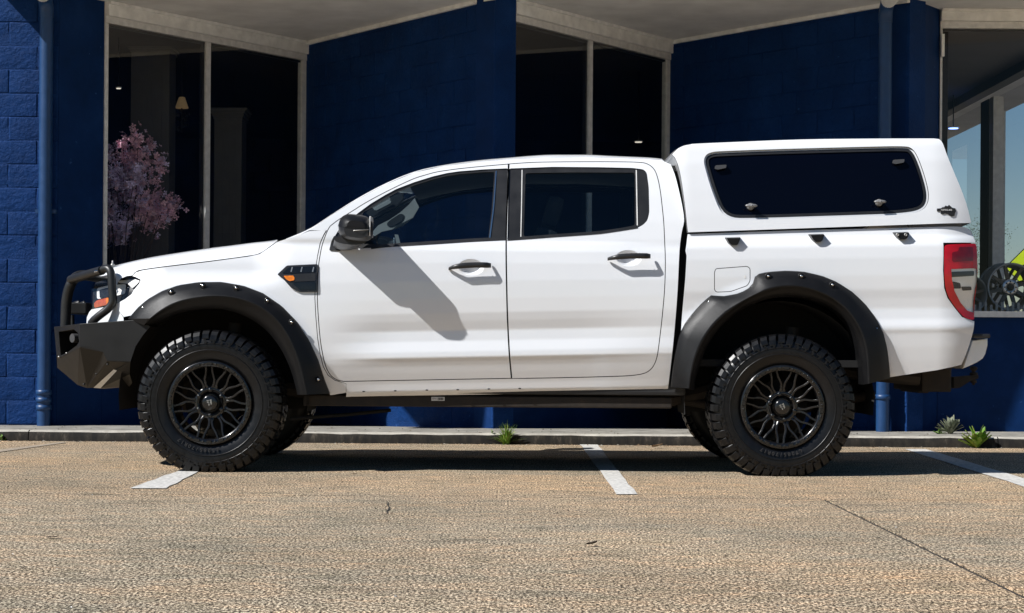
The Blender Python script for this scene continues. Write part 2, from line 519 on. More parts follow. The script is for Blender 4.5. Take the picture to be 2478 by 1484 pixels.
# kerb
kb = empty('kerb', (0, KERB_Y, 0), kind='structure')
kx = [-14, xat(70, KERB_Y), xat(2418, KERB_Y), 16]
for i in range(3):
    x0, x1 = kx[i] + .004, kx[i+1] - .004
    n = max(8, int((x1 - x0) / .12))
    rows = [[], [], [], [], [], []]
    for k in range(n + 1):
        x = x0 + (x1 - x0) * k / n
        j = lambda a: rng.normal(0, a)
        rows[0].append((x, KERB_Y + .004 + j(.003), -.02)); rows[1].append((x, KERB_Y + j(.003), .035))
        rows[2].append((x, KERB_Y + .012 + j(.002), Z_PATH - .012 + j(.002))); rows[3].append((x, KERB_Y + .035 + j(.002), Z_PATH + j(.0012)))
        rows[4].append((x, KERB_Y + .13, Z_PATH)); rows[5].append((x, KERB_Y + .131, Z_PATH - .05))
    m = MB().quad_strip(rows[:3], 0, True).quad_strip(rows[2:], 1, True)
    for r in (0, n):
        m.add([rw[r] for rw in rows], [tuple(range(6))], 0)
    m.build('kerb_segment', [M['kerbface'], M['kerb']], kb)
path = MB()
py_ = [KERB_Y + .136, Y_WALL + .05, Y_WALL + 2.6, 13.5]
pz_ = [Z_PATH - .003, Z_PATH - .003, Z_PATH - .095, Z_PATH - .095]
path.quad_strip([[(-14, y, z), (16, y, z)] for y, z in zip(py_, pz_)], 0, False)
path.quad_strip([[(-14, py_[0], pz_[0]), (16, py_[0], pz_[0])], [(-14, py_[0], -.1), (16, py_[0], -.1)]], 0, False)
tag(path.build('path', M['path']), kind='structure')

# painted bay lines: sheets 4 mm above the slab
def line(pix, mat, n=14):
    P = [ground(x, y) for x, y in pix]          # four corners a,b (far) c,d (near)
    a, b, c, d = P
    rows = []
    for k in range(n + 1):
        t = k / n
        l = a.lerp(d, t); r = b.lerp(c, t)
        w = (r - l)
        rows.append([l + w * rng.normal(0, .022) + Vector((0, 0, .004)), l.lerp(r, .5) + Vector((0, 0, .004)), r + w * rng.normal(0, .022) + Vector((0, 0, .004))])
    return tag(MB().quad_strip(rows, 0, False).build('parking_line', mat), kind='structure')
line([(1403, 1077), (1446, 1077), (1541, 1198), (1493, 1198)], M['line'])
line([(497, 1118), (530, 1118), (400, 1183.5), (313, 1183.5)], M['line'])
line([(2188, 1088), (2240, 1088), (2600, 1196), (2530, 1196)], M['line'])
line([(150, 1071), (163, 1072), (-40, 1101), (-75, 1099)], M['line_worn'])

# ------------------------------------------------------------------ shop building
shop = empty('shop_building', (0, Y_WALL + 2, 0), 'long blue-painted block shop with angled windows and pale soffits behind the truck', 'building')
BH, BL, BT = .187, .39, .0024        # block course, length, proud of the joint

def block_mesh(L, seed):
    """one rough painted block: bowed, chipped front face; local x along the wall, -y outward"""
    r = np.random.default_rng(seed)
    ux = [0, .010 / L, .36, .66, 1 - .010 / L, 1]; uz = [0, .05, .38, .68, .95, 1]
    nx, nz = len(ux), len(uz)
    h = BH - .0035
    v, f = [], []
    tilt = r.normal(0, .0022, 2)
    for j in range(nz):
        for i in range(nx):
            x = L * ux[i]; z = h * uz[j]
            edge = i in (0, nx - 1) or j in (0, nz - 1)
            y = -BT + r.normal(0, .0008) + tilt[0] * (ux[i] - .5) + tilt[1] * (uz[j] - .5) + (.0016 if edge else 0)
            v.append((x + (r.normal(0, .0018) if edge else 0), y, z + (r.normal(0, .0018) if edge else 0)))
    for j in range(nz - 1):
        for i in range(nx - 1):
            a = j*nx + i; f.append((a, a+1, a+nx+1, a+nx))
    ring = [i for i in range(nx)] + [nx*j + nx - 1 for j in range(1, nz)] + [nx*(nz-1) + i for i in range(nx-2, -1, -1)] + [nx*j for j in range(nz-2, 0, -1)]
    b = len(v)
    for q in ring: v.append((v[q][0], .012, v[q][2]))
    n = len(ring)
    for k in range(n): f.append((ring[k], b + k, b + (k+1) % n, ring[(k+1) % n]))
    me = bpy.data.meshes.new('block')
    me.from_pydata(v, [], f)
    me.materials.append(M['block'])
    me.polygons.foreach_set('use_smooth', [True] * ((nx-1)*(nz-1)) + [False] * n)
    me.update()
    return me
BLK = [block_mesh(BL - .005, 10 + k) for k in range(6)]
HALF = [block_mesh(BL * .42 - .005, 40 + k) for k in range(4)]
N_BLOCK = [0]
def block_wall(name, p0, p1, z1, label, first_off, thick=.2, z0=Z_PATH):
    """wall from p1 (corner, start of coursing) back to p0; each block an object"""
    d = (p0 - p1); Lw = d.length; d.normalize()
    out = Vector((-d.y, d.x, 0))                      # away from camera or toward? pick toward the camera
    if out.y > 0: out = -out
    w = MB()
    a, b = p1.copy(), p0.copy()
    q = [a, b, b - out * thick, a - out * thick]
    v = [Vector((p.x, p.y, z0 - .06)) for p in q] + [Vector((p.x, p.y, z1)) for p in q]
    w.add(v, [(0,1,5,4), (1,2,6,5), (2,3,7,6), (3,0,4,7), (4,5,6,7)])
    wo = w.build(name, M['mortar'], shop)
    if label: wo['label'] = label
    row = 0
    z = z0 + .004
    xdir = d if d.cross(Vector((0, 0, 1))).dot(out) > 0 else -d
    while z + BH * .6 < z1:
        s = 0.004
        first = True
        while s < Lw - .06:
            L_ = BL
            use = BLK
            if first and row % 2 == first_off: L_ = BL * .42; use = HALF
            first = False
            if s + L_ > Lw: 
                if Lw - s < BL * .42: break
                L_ = BL * .42; use = HALF
            o = bpy.data.objects.new('block', random.choice(use))
            COL.objects.link(o); o.parent = wo
            base = a + d * (s if xdir == d else s + L_ - .005)
            R = Matrix(((xdir.x, -out.x, 0), (xdir.y, -out.y, 0), (0, 0, 1))).to_4x4()
            o.matrix_basis = Matrix.Translation((base.x, base.y, z)) @ R   # the wall itself sits at the world origin
            N_BLOCK[0] += 1
            s += L_
        row += 1
        z += BH
    return wo
block_wall('wall', L_COR + Vector((-3.2, 0, 0)), L_COR, Z_SOF + .5, 'sunlit straight wall of rough blue blocks at the left end', 1)
MB().box((-14, Y_WALL, .02), (L_COR.x - 3.21, Y_WALL + .2, Z_SOF + .5)).build('wall', M['block'], shop)
block_wall('wall', APEX1, M_COR, Z_SOF, 'angled blue block wall behind the cab', 0)
block_wall('wall', APEX2, R_COR, Z_SOF, 'angled blue block wall behind the canopy', 1)

def plain(name, p0, p1, z0, z1, th, mat, label=None):
    d = (p1 - p0).normalized(); out = Vector((d.y, -d.x, 0))
    if out.y > 0: out = -out
    q = [p0, p1, p1 - out * th, p0 - out * th]
    v = [Vector((p.x, p.y, z0)) for p in q] + [Vector((p.x, p.y, z1)) for p in q]
    o = MB().add(v, [(0,1,5,4), (1,2,6,5), (2,3,7,6), (3,0,4,7), (4,5,6,7), (3,2,1,0)]).build(name, mat, shop)
    if label: o['label'] = label
    return o
E = U * .004
plain('pier_return', L_COR + E, L_RET, 0, Z_SOF + .4, .2, M['render'])
plain('pier_return', M_COR + E, M_RET, 0, Z_SOF, .2, M['render'])
plain('pier_return', R_COR + E, R_RET, 0, Z_SOF, .2, M['render'])
plain('dado_wall', L_RET + E, APEX1 - E, -.05, .57, .2, M['render'])
plain('dado_wall', M_RET + E, APEX2 - E, -.05, .57, .2, M['render'])

# soffit: saw-toothed eave over the shop fronts
EZ = Z_SOF
b_, f0 = SUN_BACK, SUN_BACK * (Z_SOF - Z_PATH)
def tooth(x): return [(x, Y_WALL - f0 - .06), (x + .25, Y_WALL - f0 - .06), (x + 3.1, Y_WALL - f0 + .98)]
X0 = -15.0
x_edge = at(17, 0, Y_WALL).x - .955 * (Z_SOF - at(17, 0, Y_WALL).z)
plan = [(x_edge, Y_WALL + .02)]
for k in range(4):
    plan += tooth(x_edge + 3.18 * k)
plan = [p for p in plan if p[0] < 5.6] + [(5.72, Y_WALL - f0 + .3), (5.72, 16), (x_edge, 16)]
MB().prism([(x, y, EZ) for x, y in plan], (0, 0, .22)).build('soffit', M['soffit'], shop)['label'] = 'pale flat soffit over the recessed windows'
MB().box((-14, Y_WALL + .25, Z_SOF + .5), (x_edge - .02, 13, Z_SOF + .62)).build('roof', M['soffit'], shop)

def frame_bar(m, p, q, z0, z1, back, front, out, mi=0):
    """bar from p to q in plan between two heights, from -back to +front along out"""
    a = [p + out * front, q + out * front, q - out * back, p - out * back]
    v = [Vector((c.x, c.y, z0)) for c in a] + [Vector((c.x, c.y, z1)) for c in a]
    m.add(v, [(0,1,5,4), (1,2,6,5), (2,3,7,6), (3,0,4,7), (4,5,6,7), (3,2,1,0)], mi)

Z_HEAD = at(250, 55, L_RET.y).z
def shop_window(p0, p1, z0, z1, mulls, label, mat=None, sill=False, glassmat=None, jamb=(.035, .06), beam=True):
    mat = mat or M['alu']
    d = (p1 - p0).normalized(); out = Vector((d.y, -d.x, 0))
    if out.y > 0: out = -out
    L = (p1 - p0).length
    root = MB()
    frame_bar(root, p0, p1, z1, z1 + .055, .05, .02, out)
    o = root.build('window', mat, shop); o['label'] = label
    def piece(name, s0, s1, za, zb, back, front, m):
        k = MB(); frame_bar(k, p0 + d * s0, p0 + d * s1, za, zb, back, front, out)
        return k.build(name, m, o)
    piece('jamb', 0.002, jamb[0], z0, z1 - .002, .04, .012, mat)
    piece('jamb', L - jamb[1], L - .004, z0, z1 - .002, .04, .012, mat)
    piece('sill', 0.004, L - .004, z0 - .05, z0 - .002, .05, .05 if sill else .02, mat)
    edges = [jamb[0]]
    for mp in mulls:
        s = (hit(mp, p0, d) - p0).length
        piece('mullion', s - .03, s + .022, z0, z1 - .002, .045, .014, mat)
        piece('glazing_bead', s - .055, s - .033, z0, z1 - .002, .04, -.008, M['alu_dark'])
        edges += [s - .03, s + .022]
    edges.append(L - jamb[1])
    for a, b in zip(edges[::2], edges[1::2]):
        piece('glazing_bead', a + .002, b - .002, z1 - .022, z1 - .004, .035, -.006, M['alu_dark'])
        k = MB(); q0, q1 = p0 + d * a, p0 + d * b
        k.add([(q0.x, q0.y, z0), (q1.x, q1.y, z0), (q1.x, q1.y, z1), (q0.x, q0.y, z1)], [(0,1,2,3)])
        t = k.build('pane', glassmat or M['shopglass'], o, recalc=False)
    if beam:
        k = MB()
        frame_bar(k, p0 + d * .003, p1 - d * .003, z1 + .057, Z_SOF - .002, .1, .05, out)
        frame_bar(k, p0 + d * .003, p1 - d * .003, Z_SOF - .026, Z_SOF - .003, -.05, .075, out)
        k.build('window_head_beam', M['beam'], shop)
    return o
shop_window(L_RET, APEX1, .62, Z_HEAD, [498], 'angled shop window with silk blossom inside, left of the cab')
shop_window(M_RET, APEX2, .62, Z_HEAD, [1423], 'angled shop window above the cab roof')
# timber bead where the soffit meets the angled walls
for a, b in ((APEX1, M_COR), (APEX2, R_COR)):
    d = (b - a).normalized(); out = Vector((d.y, -d.x, 0)); out = out if out.y < 0 else -out
    k = MB(); frame_bar(k, a + d * .02, b, Z_SOF - .035, Z_SOF - .002, .0, .03, out)
    k.build('soffit_bead', M['beam'], shop)
# showroom front at the right
R_END = Vector((4.95, R_RET.y, 0))
plain('dado_wall', R_RET + Vector((.004, 0, 0)), R_END, 0, at(2400, 768, R_RET.y).z, .2, M['render'])
shop_window(R_RET + Vector((.003, 0, 0)), R_END, at(2400, 753, R_RET.y).z, at(2400, 70, R_RET.y).z, [], 'showroom window with alloy wheels on its sill behind the tail light', sill=True, jamb=(.02, .06), glassmat=M['clearglass'])
MB().box((R_RET.x + .005, R_RET.y - .055, at(2274, 139, R_RET.y).z), (R_RET.x + .03, R_RET.y - .02, at(2274, 85, R_RET.y).z)).build('door_track', M['beam'], shop)

# rooms behind the glass
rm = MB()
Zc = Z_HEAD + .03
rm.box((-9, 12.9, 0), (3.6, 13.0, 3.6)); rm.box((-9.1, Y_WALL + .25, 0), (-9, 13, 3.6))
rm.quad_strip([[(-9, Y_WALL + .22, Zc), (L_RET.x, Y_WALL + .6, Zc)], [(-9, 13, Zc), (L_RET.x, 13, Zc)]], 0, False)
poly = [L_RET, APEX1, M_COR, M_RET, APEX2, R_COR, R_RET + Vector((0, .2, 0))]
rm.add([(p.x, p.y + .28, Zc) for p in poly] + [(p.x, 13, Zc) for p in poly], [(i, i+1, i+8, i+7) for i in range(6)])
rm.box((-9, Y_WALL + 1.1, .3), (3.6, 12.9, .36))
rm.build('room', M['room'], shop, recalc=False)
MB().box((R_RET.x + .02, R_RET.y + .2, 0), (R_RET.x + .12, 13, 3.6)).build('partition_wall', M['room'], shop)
# corner showroom: side window wall, its head beam, ceiling and the eave beyond
SX = 4.72
MB().add([(R_RET.x + .12, R_RET.y + .06, Zc + .02), (SX, R_RET.y + .06, Zc + .02), (SX, 14, Zc + .02), (R_RET.x + .12, 14, Zc + .02)], [(0,1,2,3)]).build('showroom_ceiling', simple('grey_ceiling', (.16, .155, .15), .9, noise=.1, nscale=2), shop, recalc=False)
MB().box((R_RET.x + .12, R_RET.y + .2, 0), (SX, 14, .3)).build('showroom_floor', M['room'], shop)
MB().box((SX - .06, R_RET.y + .2, at(2478, 205, 7.2).z), (SX + .06, 14, at(2478, 195, 7.2).z + .12)).build('side_head_beam', simple('blue_grey_beam', (.03, .04, .055), .6), shop)
MB().box((SX - .05, R_RET.y + .2, .25), (SX + .05, 14, .95)).build('side_dado', M['render'], shop)
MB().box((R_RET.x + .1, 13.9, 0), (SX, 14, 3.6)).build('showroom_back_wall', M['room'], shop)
def yof(px, X): return X / ((px - CX) / F_PX) - CAM_D
MB().box((SX - .05, yof(2388, SX - .05), .9), (SX + .05, yof(2369, SX - .05), 3.2)).build('side_post', M['gap'], shop)
MB().box((SX - .05, yof(2400, SX - .05), .9), (SX + .05, yof(2390, SX - .05), 3.2)).build('side_post', M['alu'], shop)
MB().box((SX + .5, yof(2416, SX + .5), 0), (SX + .56, yof(2405, SX + .5), 3.3)).build('veranda_post', M['beam'], shop)
for y0, y1 in ((R_RET.y + .2, yof(2400, SX - .05) - .01), (yof(2369, SX - .05) + .01, 13.9)):
    MB().add([(SX, y0, .95), (SX, y1, .95), (SX, y1, 3.2), (SX, y0, 3.2)], [(0,1,2,3)]).build('side_pane', M['clearglass'], shop, recalc=False)

# downpipes
def downpipe(cx, y, label, zt):
    r = .052
    root = empty('downpipe', (cx, y, Z_PATH), label, 'downpipe', 'downpipes on the block piers')
    m = MB().tube([(cx, y, Z_PATH - .01), (cx, y, zt - .16)], r, 20)
    pth = [(cx, y, zt - .165)]
    for k in range(7):
        a = k / 6 * math.pi / 2
        pth.append((cx, y + .0 - .115 + .115 * math.cos(a), zt - .13 + .115 * math.sin(a)))
    m.tube(pth, r * 1.06, 20)
    m.build('pipe', M['pipe'], root)
    k = MB()
    for z in (.14, .20, .26) if cx < 0 else (.27,):
        k.lathe([(r + .001, -.02), (r + .008, -.018), (r + .008, .018), (r + .001, .02)], (cx, y, Z_PATH + z), 20, axis='Z')
    k.build('collar', M['pipe'], root)
    k = MB().tube([(cx, y - .11, zt - .012), (cx, y - .95, zt + .02)], r * 1.12, 20)
    k.build('offset_pipe', M['beam'], root)
    k = MB().box((cx - r - .03, y + .01, 1.75), (cx + r + .03, y + .05, 1.78)).build('bracket', M['pipe'], root)
downpipe(xat(107, Y_WALL - .07), Y_WALL - .07, 'blue downpipe on the sunlit left wall', at(100, 0, Y_WALL - .07).z + .03)
downpipe(xat(2137, Y_WALL - .02), Y_WALL - .02, 'blue downpipe behind the rear of the canopy', at(2137, 12, Y_WALL).z + .02)

# ------------------------------------------------------------------ the truck
TW = 1.90                                         # near tyre face y=0, far tyre face y=TW
truck = empty('pickup_truck', (0, TW / 2, 0), 'white lifted dual cab pickup truck with matching canopy and black wheel arch flares', 'pickup truck')

def smooth_table(pts, sigma=.010):
    z = np.arange(.2, 2.2, .002)
    P = np.array(sorted(pts))
    t = np.interp(z, P[:, 0], P[:, 1])
    k = np.arange(-40, 41) * .002
    w = np.exp(-.5 * (k / sigma) ** 2); w /= w.sum()
    return z, np.convolve(np.pad(t, 40, mode='edge'), w, 'valid')
GREEN = [(1.33, .118), (1.45, .150), (1.60, .200), (1.72, .248), (1.80, .292), (1.84, .322), (2.1, .5)]
ZT, T_SCAL = smooth_table([(.20, .30), (.40, .22), (.455, .150), (.475, .128), (.52, .118), (.58, .098), (.62, .086), (.655, .072), (.668, .064), (.70, .066), (.76, .082), (.82, .086), (.875, .072), (.92, .064), (1.0, .062), (1.1, .064), (1.2, .074), (1.27, .088), (1.31, .106)] + GREEN, .0045)
_, T_FLAT = smooth_table([(.20, .30), (.40, .20), (.455, .140), (.52, .114), (.58, .094), (.64, .076), (.70, .066), (.80, .060), (.90, .058), (1.0, .060), (1.1, .066), (1.2, .084), (1.27, .108), (1.31, .126)] + GREEN, .012)
_, T_BED = smooth_table([(.20, .24), (.46, .140), (.56, .105), (.66, .084), (.74, .070), (.822, .060), (.838, .054), (.86, .055), (.90, .066), (.96, .072), (1.02, .067), (1.07, .060), (1.15, .058), (1.25, .062), (1.32, .072), (1.36, .092), (1.375, .11), (2.2, .35)], .008)
_, T_CAN = smooth_table([(.2, .10), (1.36, .098), (1.5, .118), (1.65, .146), (1.80, .180), (1.90, .214), (1.945, .245), (1.97, .29), (2.2, .6)], .012)
XF, XR, ZH = -1.713, 1.537, .393                  # wheel centres
HANDLES = []                                       # hollows behind the door handles: x, z

def sstep(a, b, x):
    t = np.clip((x - a) / (b - a), 0, 1)
    return t * t * (3 - 2 * t)

def S_body(x, z):
    x = np.asarray(x, float); z = np.asarray(z, float)
    w = 1 - sstep(1.0, 1.25, z)
    zz = z - (.026 * (x + .1)) * w
    a = sstep(-1.12, -.65, x) * (1 - .55 * sstep(.35, .95, x))
    y = a * np.interp(zz, ZT, T_SCAL) + (1 - a) * np.interp(zz, ZT, T_FLAT)
    t = np.maximum(0, -1.98 - x); y = y + 1.15 * t * t + .03 * sstep(0, .2, t) * sstep(.95, 1.1, z)
    r = np.hypot(x - XF, z - ZH)
    y = y - .018 * (1 - sstep(.60, .72, r)) * sstep(.5, .6, z)
    y = y + .035 * sstep(-1.25, -1.5, x) * sstep(1.02, 1.16, z)       # bonnet shoulder
    for hx, hz in HANDLES:
        q = ((x - hx) / .072) ** 2 + ((z - hz) / .046) ** 2
        y = y + .040 * (1 - sstep(.25, 1.0, q))
    return y

def S_bed(x, z):
    x = np.asarray(x, float); z = np.asarray(z, float)
    zz = z - .020 * (x - 2.3)
    y = np.interp(zz, ZT, T_BED)
    t = np.maximum(0, x - 2.42); y = y + 1.3 * t * t
    r = np.hypot(x - XR, z - ZH)
    y = y - .014 * (1 - sstep(.66, .76, r)) * sstep(.5, .6, z)
    return y

def S_can(x, z):
    x = np.asarray(x, float); z = np.asarray(z, float)
    y = np.interp(z - .022 * (x - 1.7), ZT, T_CAN)
    t = np.maximum(0, x - 2.40); y = y + .9 * t * t
    t = np.maximum(0, 1.02 - x); y = y + 1.2 * t * t
    return y

def unproj(pts, S, off=0.0):
    """photo points -> (x, z) on the body surface"""
    out = []
    for px, py in pts:
        y = .08
        for _ in range(5):
            p = at(px, py, y)
            y = float(S(p.x, p.z)) + off
        out.append((p.x, p.z))
    return out

def densify(poly, h):
    out = []
    n = len(poly)
    for i in range(n):
        a, b = np.array(poly[i]), np.array(poly[(i + 1) % n])
        k = max(1, int(math.ceil(np.linalg.norm(b - a) / h)))
        for j in range(k):
            out.append(tuple(a + (b - a) * j / k))
    res = [out[0]]
    for p in out[1:]:
        if math.hypot(p[0] - res[-1][0], p[1] - res[-1][1]) > .0015: res.append(p)
    if math.hypot(res[0][0] - res[-1][0], res[0][1] - res[-1][1]) < .0015: res.pop()
    return res

def inside(poly, X, Z):
    P = np.array(poly); c = np.zeros(X.shape, bool)
    j = len(P) - 1
    for i in range(len(P)):
        xi, zi = P[i]; xj, zj = P[j]
        if zi != zj:
            c ^= ((zi > Z) != (zj > Z)) & (X < (xj - xi) * (Z - zi) / (zj - zi) + xi)
        j = i
    return c

def panel(name, outer, holes, S, mat, parent=None, off=0.0, gx=.034, gz=.008, rim=.018, mirror=True, hole_rim=True, h=.025, mname=None):
    """sheet-metal panel: outline in (x,z) laid on the surface y=S(x,z), edges folded inwards"""
    loops = [densify(outer, h)] + [densify(q, h) for q in holes]
    V, Ed = [], []
    for lp in loops:
        b = len(V); n = len(lp); V += lp
        Ed += [(b + i, b + (i + 1) % n) for i in range(n)]
    A = np.array(V)
    gxs = np.arange(A[:, 0].min(), A[:, 0].max(), gx); gzs = np.arange(A[:, 1].min(), A[:, 1].max(), gz)
    slope = .026 if S is S_body else (.020 if S is S_bed else .022)
    gzs = np.arange(A[:, 1].min() - .12, A[:, 1].max() + .12, gz)
    GX, GZ = np.meshgrid(gxs, gzs); GX = GX.copy()
    GZ = GZ + slope * (GX - A[:, 0].mean())                # grid rows run along the swage lines
    X, Z = GX.ravel(), GZ.ravel()
    for hx, hz in (HANDLES if S is S_body and off == 0 else []):
        far = (np.abs(X - hx) > .085) | (np.abs(Z - hz) > .055)
        X, Z = X[far], Z[far]
        qx, qz = np.meshgrid(np.arange(-.082, .083, .006), np.arange(-.052, .053, .005))
        X = np.concatenate([X, (qx + hx).ravel()]); Z = np.concatenate([Z, (qz + hz).ravel()])
    ok = inside(loops[0], X, Z)
    for q in loops[1:]: ok &= ~inside(q, X, Z)
    X, Z = X[ok], Z[ok]
    if len(X):
        D = np.full(len(X), 9.0)
        for k in range(0, len(A), 200):
            B = A[k:k+200]
            D = np.minimum(D, np.sqrt(((X[:, None] - B[None, :, 0])) ** 2 + ((Z[:, None] - B[None, :, 1])) ** 2).min(1))
        keep = D > .004
        X, Z = X[keep], Z[keep]
    pts = [Vector(p) for p in V] + [Vector((a, c)) for a, c in zip(X, Z)]
    vo, eo, fo, ov, oe, of = delaunay_2d_cdt(pts, Ed, [], 0, 1e-6)
    vx = np.array([p.x for p in vo]); vz = np.array([p.y for p in vo])
    F = np.array([f for f in fo])
    cxs, czs = vx[F].mean(1), vz[F].mean(1)
    ok = inside(loops[0], cxs, czs)
    for q in loops[1:]: ok &= ~inside(q, cxs, czs)
    F = F[ok]
    vy = S(vx, vz) + off
    e = .003
    sx = (S(vx + e, vz) - S(vx - e, vz)) / (2 * e); sz = (S(vx, vz + e) - S(vx, vz - e)) / (2 * e)
    NR = np.stack([sx, -np.ones_like(sx), sz], 1); NR /= np.linalg.norm(NR, axis=1)[:, None]
    # orient towards -y
    a, b_, c = F[:, 0], F[:, 1], F[:, 2]
    cr_ = (vx[b_] - vx[a]) * (vz[c] - vz[a]) - (vz[b_] - vz[a]) * (vx[c] - vx[a])
    F = np.where((cr_ > 0)[:, None], F, F[:, ::-1])
    verts = [(vx[i], vy[i], vz[i]) for i in range(len(vx))]
    norms = [tuple(q) for q in NR]
    faces = [tuple(int(k) for k in f) for f in F]
    ns = len(faces)
    if rim > 0:
        for li, lp in enumerate(loops):
            if li and not hole_rim: continue
            L = np.array(lp); y0 = S(L[:, 0], L[:, 1]) + off
            b = len(verts); n = len(lp)
            for k in range(n):
                t = L[(k + 1) % n] - L[k - 1]; t /= np.linalg.norm(t) + 1e-9
                nn = (t[1], 0.0, -t[0])
                verts.append((L[k, 0], y0[k], L[k, 1])); norms.append(nn)
            for k in range(n):
                verts.append((L[k, 0], y0[k] + rim, L[k, 1])); norms.append(norms[b + k])
            for k in range(n):
                faces.append((b + k, b + (k + 1) % n, b + n + (k + 1) % n, b + n + k))
    objs = []
    for side in ((0, 1) if mirror else (0,)):
        me = bpy.data.meshes.new(name)
        vv = verts if side == 0 else [(x, TW - y, z) for x, y, z in verts]
        ff = faces if side == 0 else [f[::-1] for f in faces]
        me.from_pydata(vv, [], ff)
        me.materials.append(mat)
        me.polygons.foreach_set('use_smooth', [True] * len(ff))
        nr = norms if side == 0 else [(a, -b, c) for a, b, c in norms]
        try:
            cl = [nr[l.vertex_index] for l in me.loops]
            me.normals_split_custom_set(cl)
        except Exception:
            pass
        me.update()
        o = bpy.data.objects.new(name, me)
        par = parent[side] if isinstance(parent, (list, tuple)) else parent
        objs.append(link(o, par if par is not None else truck))
    return objs

def mirrored(o, parent=None, name=None):
    """far-side twin of a near-side piece"""
    me = o.data.copy()
    for v in me.vertices: v.co.y = TW - v.co.y
    me.flip_normals()
    c = bpy.data.objects.new(name or o.name.split('.')[0], me)
    return link(c, parent if parent is not None else o.parent)

def on(px, py, S, off=0.0):
    x, z = unproj([(px, py)], S, off)[0]
    return Vector((x, float(S(x, z)) + off, z))

# --- outlines read off the photograph (2478 px wide frame)
bonnet_edge = [(319, 668.5), (328, 659), (344, 653.8), (407, 645), (508, 633), (598.6, 620.8), (627.8, 614.5), (653, 597.8), (671.6, 584)]
bonnet_top = [(278, 643), (301.7, 636.7), (354.5, 624.8), (407, 615.5), (508, 600.5), (560, 594), (610, 587.5), (645, 584), (669.5, 581)]
door_front = C2([(410, 1362), (370, 1352), (335, 1325), (310, 1280), (292, 1210), (278, 1120), (268, 1000), (263, 900), (265, 800), (270, 720), (277, 670), (292, 600), (325, 517), (355, 487), (400, 455), (460, 418), (520, 380), (590, 341), (660, 305), (730, 271), (800, 240), (860, 221), (920, 205), (990, 194), (1060, 185), (1190, 172), (1318, 161)])
door_split = C2([(1320, 161), (1310, 400), (1305, 600), (1307, 800), (1312, 1000), (1322, 1200), (1335, 1345)])
rear_top = C3([(64, 160), (150, 154), (250, 150), (500, 148), (700, 149), (780, 152), (815, 158), (845, 175), (868, 205), (885, 260), (897, 330), (905, 400), (913, 480), (917, 560), (922, 700), (918, 850), (905, 1000), (895, 1090), (885, 1170), (877, 1220), (862, 1265), (838, 1297), (800, 1318), (720, 1330), (560, 1336), (400, 1340), (75, 1346)])
df = unproj(cr(door_front, 4), S_body)
ds = unproj(cr(door_split, 4), S_body)
rt = unproj(cr(rear_top, 4), S_body)
G = .0042                                           # half a panel gap

def inset(poly, d):
    """move a closed outline inwards by d"""
    P = np.array(poly); n = len(P)
    area = 0.5 * np.sum(P[:, 0] * np.roll(P[:, 1], -1) - np.roll(P[:, 0], -1) * P[:, 1])
    s = 1 if area > 0 else -1
    out = []
    for i in range(n):
        a = P[i] - P[i - 1]; b = P[(i + 1) % n] - P[i]
        a = a / (np.linalg.norm(a) + 1e-12); b = b / (np.linalg.norm(b) + 1e-12)
        na = np.array([-a[1], a[0]]) * s; nb = np.array([-b[1], b[0]]) * s
        m = na + nb; l = np.linalg.norm(m)
        if l < 1e-6: out.append(tuple(P[i] + na * d)); continue
        m /= l; k = 1 / max(.5, m.dot(na))
        out.append(tuple(P[i] + m * d * k))
    return out

front_door_out = df + ds[1:]                        # bottom-front, up, along the roof, down the split
rear_door_out = rt + ds[::-1]
# window openings (dark area inside the door paint)
fw = C2([(338, 640), (345, 600), (356, 568), (380, 528), (430, 478), (500, 424), (560, 380), (640, 332), (700, 300), (800, 262), (900, 231), (980, 212), (1050, 202), (1180, 192), (1314, 186)]) + C2([(1303, 580), (1100, 590), (900, 603), (640, 619)])
rw = C3([(58, 187), (300, 178), (560, 180), (740, 184), (800, 192), (818, 210), (829, 290), (832, 430), (822, 472), (800, 496), (772, 512), (650, 534), (550, 548), (300, 566), (50, 584)])
fw_xz = unproj(rounded(fw, [3]*15 + [1, 30, 30, 30]), S_body)
rw_xz = unproj(rounded(rw, 6), S_body)
hp = unproj([(1140, 647), (1521, 625)], S_body)
HANDLES += [(hp[0][0], hp[0][1]), (hp[1][0], hp[1][1])]

fd = panel('front_door', inset(front_door_out, G), [fw_xz], S_body, M['white'])
rd = panel('rear_door', inset(rear_door_out, G), [rw_xz], S_body, M['white'])
# black trim inside each opening, glass panes set in it
fglass = C2([(420, 600), (470, 520), (520, 425), (560, 405), (640, 354), (700, 320), (800, 279), (900, 247), (980, 228), (1050, 218), (1180, 208), (1240, 206), (1226, 400), (1207, 572), (1100, 577), (900, 590), (640, 606)])
rglass = C3([(150, 213), (400, 209), (750, 210), (752, 350), (752, 500), (650, 520), (550, 536), (300, 554), (140, 562), (145, 400)])
fg_xz = unproj(fglass, S_body, .01); rg_xz = unproj(rounded(rglass, 6), S_body, .01)
ft = panel('window_trim', inset(fw_xz, .001), [fg_xz], S_body, M['trim'], fd, off=.007, rim=.012)
rtm = panel('window_trim', inset(rw_xz, .001), [rg_xz], S_body, M['trim'], rd, off=.007, rim=.012)
panel('window_glass', inset(fg_xz, .001), [], S_body, M['carglass'], fd, off=.014, rim=0)
panel('window_glass', inset(rg_xz, .001), [], S_body, M['carglass'], rd, off=.014, rim=0)
